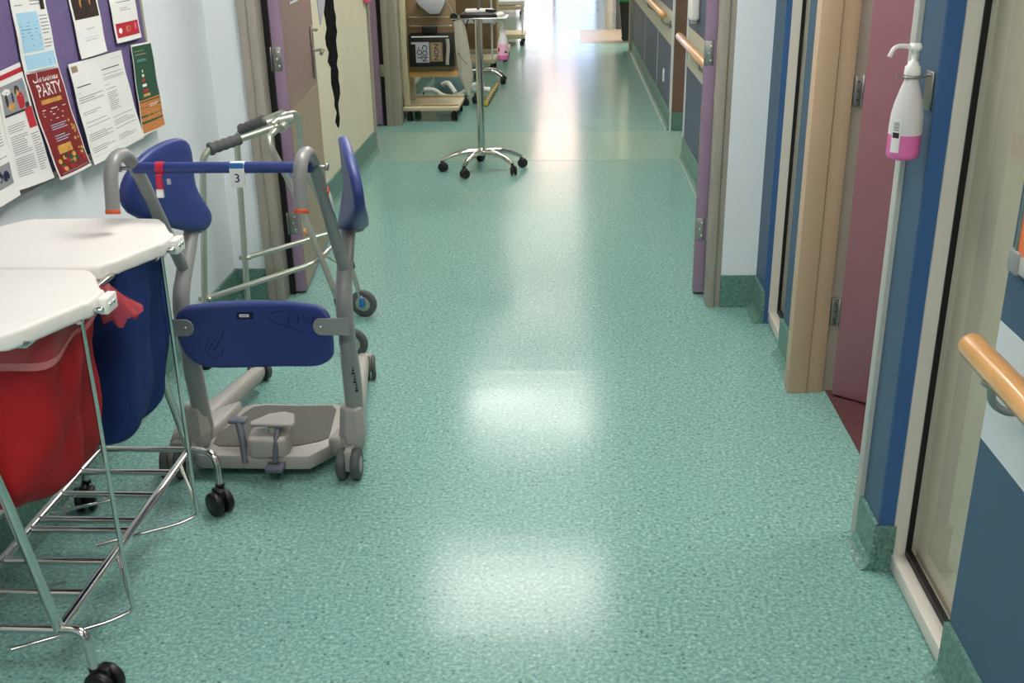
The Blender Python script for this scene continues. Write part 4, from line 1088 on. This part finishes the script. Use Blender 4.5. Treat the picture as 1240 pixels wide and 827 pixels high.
tag(q.build('card_sign'), 'brown card sign with black sideways lettering on the black box', 'sign')
q = MB(); q.grid(lambda i, j: (-1.055+.03*i+.006*math.sin(5*j), 9.29-.006*math.sin(3*i), .70-.22*j), 4, 10, M_bagfilm).grid(lambda i, j: (-1.055+.03*i+.006*math.sin(5*j), 9.292-.006*math.sin(3*i), .70-.22*j), 4, 10, M_bagfilm); tag(q.build('plastic_strip'), 'translucent strip hanging over the right of the black box', 'strip')
q = MB().prism([(-1.27, .97), (-1.18, .90), (-1.10, .905), (-1.06, .97), (-1.05, 1.02), (-1.30, 1.02)], 9.30, 9.41, M_greyplastic, bev=.006, M=frame_M((0, 0, 0), (1, 0, 0), (0, 0, 1), (0, 1, 0))); tag(q.build('plastic_tub'), 'white plastic tub on the cream trolley above the black box', 'tub')
# white-legged stand behind the cream trolley
ws = thing('equipment_stand', 'low stand with curved white legs and black castors behind the cream trolley', 'stand', (-1.1, 10.4, 0))
for pts in (((-1.22, 10.35, .16), (-1.16, 10.3, .19), (-1.08, 10.2, .10)), ((-1.10, 10.30, .05), (-1.0, 10.2, .10), (-.90, 10.15, .19), (-.80, 10.15, .19)), ((-1.02, 10.3, .06), (-.92, 10.2, .13), (-.82, 10.1, .15), (-.74, 10.1, .145)), ((-1.40, 10.3, .12), (-1.3, 10.3, .12), (-1.2, 10.2, .07), (-1.08, 10.2, .06))):
    MB().tube(pts, .022, M_wplastic, n=12, fil=.06).build('curved_leg', ws)
for x, y in ((-1.40, 10.28), (-1.08, 10.12), (-.97, 10.06), (-.89, 10.18)): castor(ws, (x, y), .034, .045, .5, (x, y, .10), M_rubber, M_black)
MB().box((-1.30, 10.38, .05), (-1.0, 10.6, .24), M_teal, .02).build('teal_case', ws)
# second star stand
s2 = thing('drip_stand', 'dark five-star stand on castors standing behind the chrome tray stand', 'stand', (-.93, 11.55, 0))
star_base(s2, (-.93, 11.55), .25, .13, (200, 262, 335, 28, 110))
MB().tube([(-.93, 11.55, .12), (-.93, 11.55, 1.6)], .022, M_dullsteel, n=16).build('pole', s2)
MB().tube([(-1.09, 11.5, .42), (-1.08, 11.5, .62), (-1.03, 11.5, .70), (-.97, 11.5, .62), (-.96, 11.5, .45)], .007, M_black, n=8, fil=.06).build('cable_loop', s2)
# striped coil strap
q = MB(); a = Vector((-.745, 11.25, .03)); e = Vector((-.775, 10.0, .03))
n = 18
for k in range(n):
    p0 = a+(e-a)*(k/n); p1 = a+(e-a)*((k+1)/n); q.tube([p0, p1], .022, M_yellow if k % 2 else M_black, n=10)
tag(q.build('striped_hose'), 'yellow and black striped tube lying on the floor by the stands', 'hose')

# far carts
def cart(label, x0, x1, y0, y1, hb, hc, cab, name='storage_cart'):
    t = thing(name, label, 'cart', ((x0+x1)/2, (y0+y1)/2, 0))
    MB().box((x0, y0, .10), (x1, y1, .10+hb), M_beige, .006).build('base_tray', t)
    if cab: MB().box((x0+.01, y0+.10, .10+hb), (x1-.14, y1, hc), M_tan, .004).build('cabinet', t)
    else:
        for x in (x0+.03, x1-.03): MB().tube([(x, y0+.05, .12), (x, y0+.05, hc)], .012, M_band, n=10).build('post', t)
        MB().box((x0, y0, .55), (x1, y1, .60), M_band, .006).build('shelf', t)
    for x in (x0+.05, x1-.04):
        for y in (y0+.05, y1-.05): castor(t, (x, y), .036, .045, .3, (x, y, .10), M_rubber, M_black)
cart('cream based cart just behind the chrome tray stand', -1.38, -.84, 12.35, 12.85, .05, .8, False)
cart('tan cabinet on a cream base along the far left wall', -1.45, -.74, 13.3, 13.9, .05, 1.4, True)
cart('pale open cart farther along the left wall', -1.45, -.60, 15.0, 15.6, .06, .9, False)
cart('farthest pale cart by the left wall', -1.45, -.82, 20.0, 20.7, .06, .9, True)

# waste bin at the lobby corner
wb_ = thing('waste_bin', 'tapered black bin with green lid by the far right lobby', 'bin', (.80, 15.45, 0))
def frus(b, cx, cy, r0, r1, z0, z1, m):
    p0 = rounded(r0[0], r0[1], .03, 4, cx, cy); p1 = rounded(r1[0], r1[1], .03, 4, cx, cy); n = len(p0)
    V = [(p[0], p[1], z0) for p in p0]+[(p[0], p[1], z1) for p in p1]
    F = [[i, (i+1) % n, n+(i+1) % n, n+i] for i in range(n)]+[list(range(n))[::-1], [n+i for i in range(n)]]
    b.add(V, F, m)
b = MB(); frus(b, .855, 15.45, (.17, .22), (.28, .30), .02, .55, M_black); b.box((.755, 15.30, .05), (.775, 15.36, .08), M_black, .004); b.build('bin_body', wb_)
b = MB(); frus(b, .855, 15.45, (.29, .31), (.30, .32), .55, .60, M_green); frus(b, .855, 15.45, (.29, .31), (.16, .18), .60, .70, M_green); b.build('bin_lid', wb_)

# ------------------------------------------------------------------ light
w = bpy.data.worlds.new('world'); SC.world = w; w.use_nodes = True
w.node_tree.nodes['Background'].inputs[0].default_value = (.75, .85, 1, 1); w.node_tree.nodes['Background'].inputs[1].default_value = .4
def area(name, loc, rot, sx, sy, power, col):
    l = bpy.data.lights.new(name, 'AREA'); l.shape = 'RECTANGLE'; l.size = sx; l.size_y = sy; l.energy = power; l.color = col
    o = bpy.data.objects.new(name, l); COL.objects.link(o); o.location = loc; o.rotation_euler = rot; return o
area('side_room_light', (2.0, 3.3, 2.5), (0, 0, 0), 1.0, 1.0, 25, (1, .93, .85))
area('lobby_light', (1.8, 15.8, 2.5), (0, 0, 0), 1.2, 1.2, 60, (1, .93, .85))

SC.view_settings.view_transform = 'Standard'
SC.view_settings.look = 'None'
SC.view_settings.exposure = 0.78
SC.view_settings.gamma = 1.0
SC.view_settings.use_curve_mapping = False
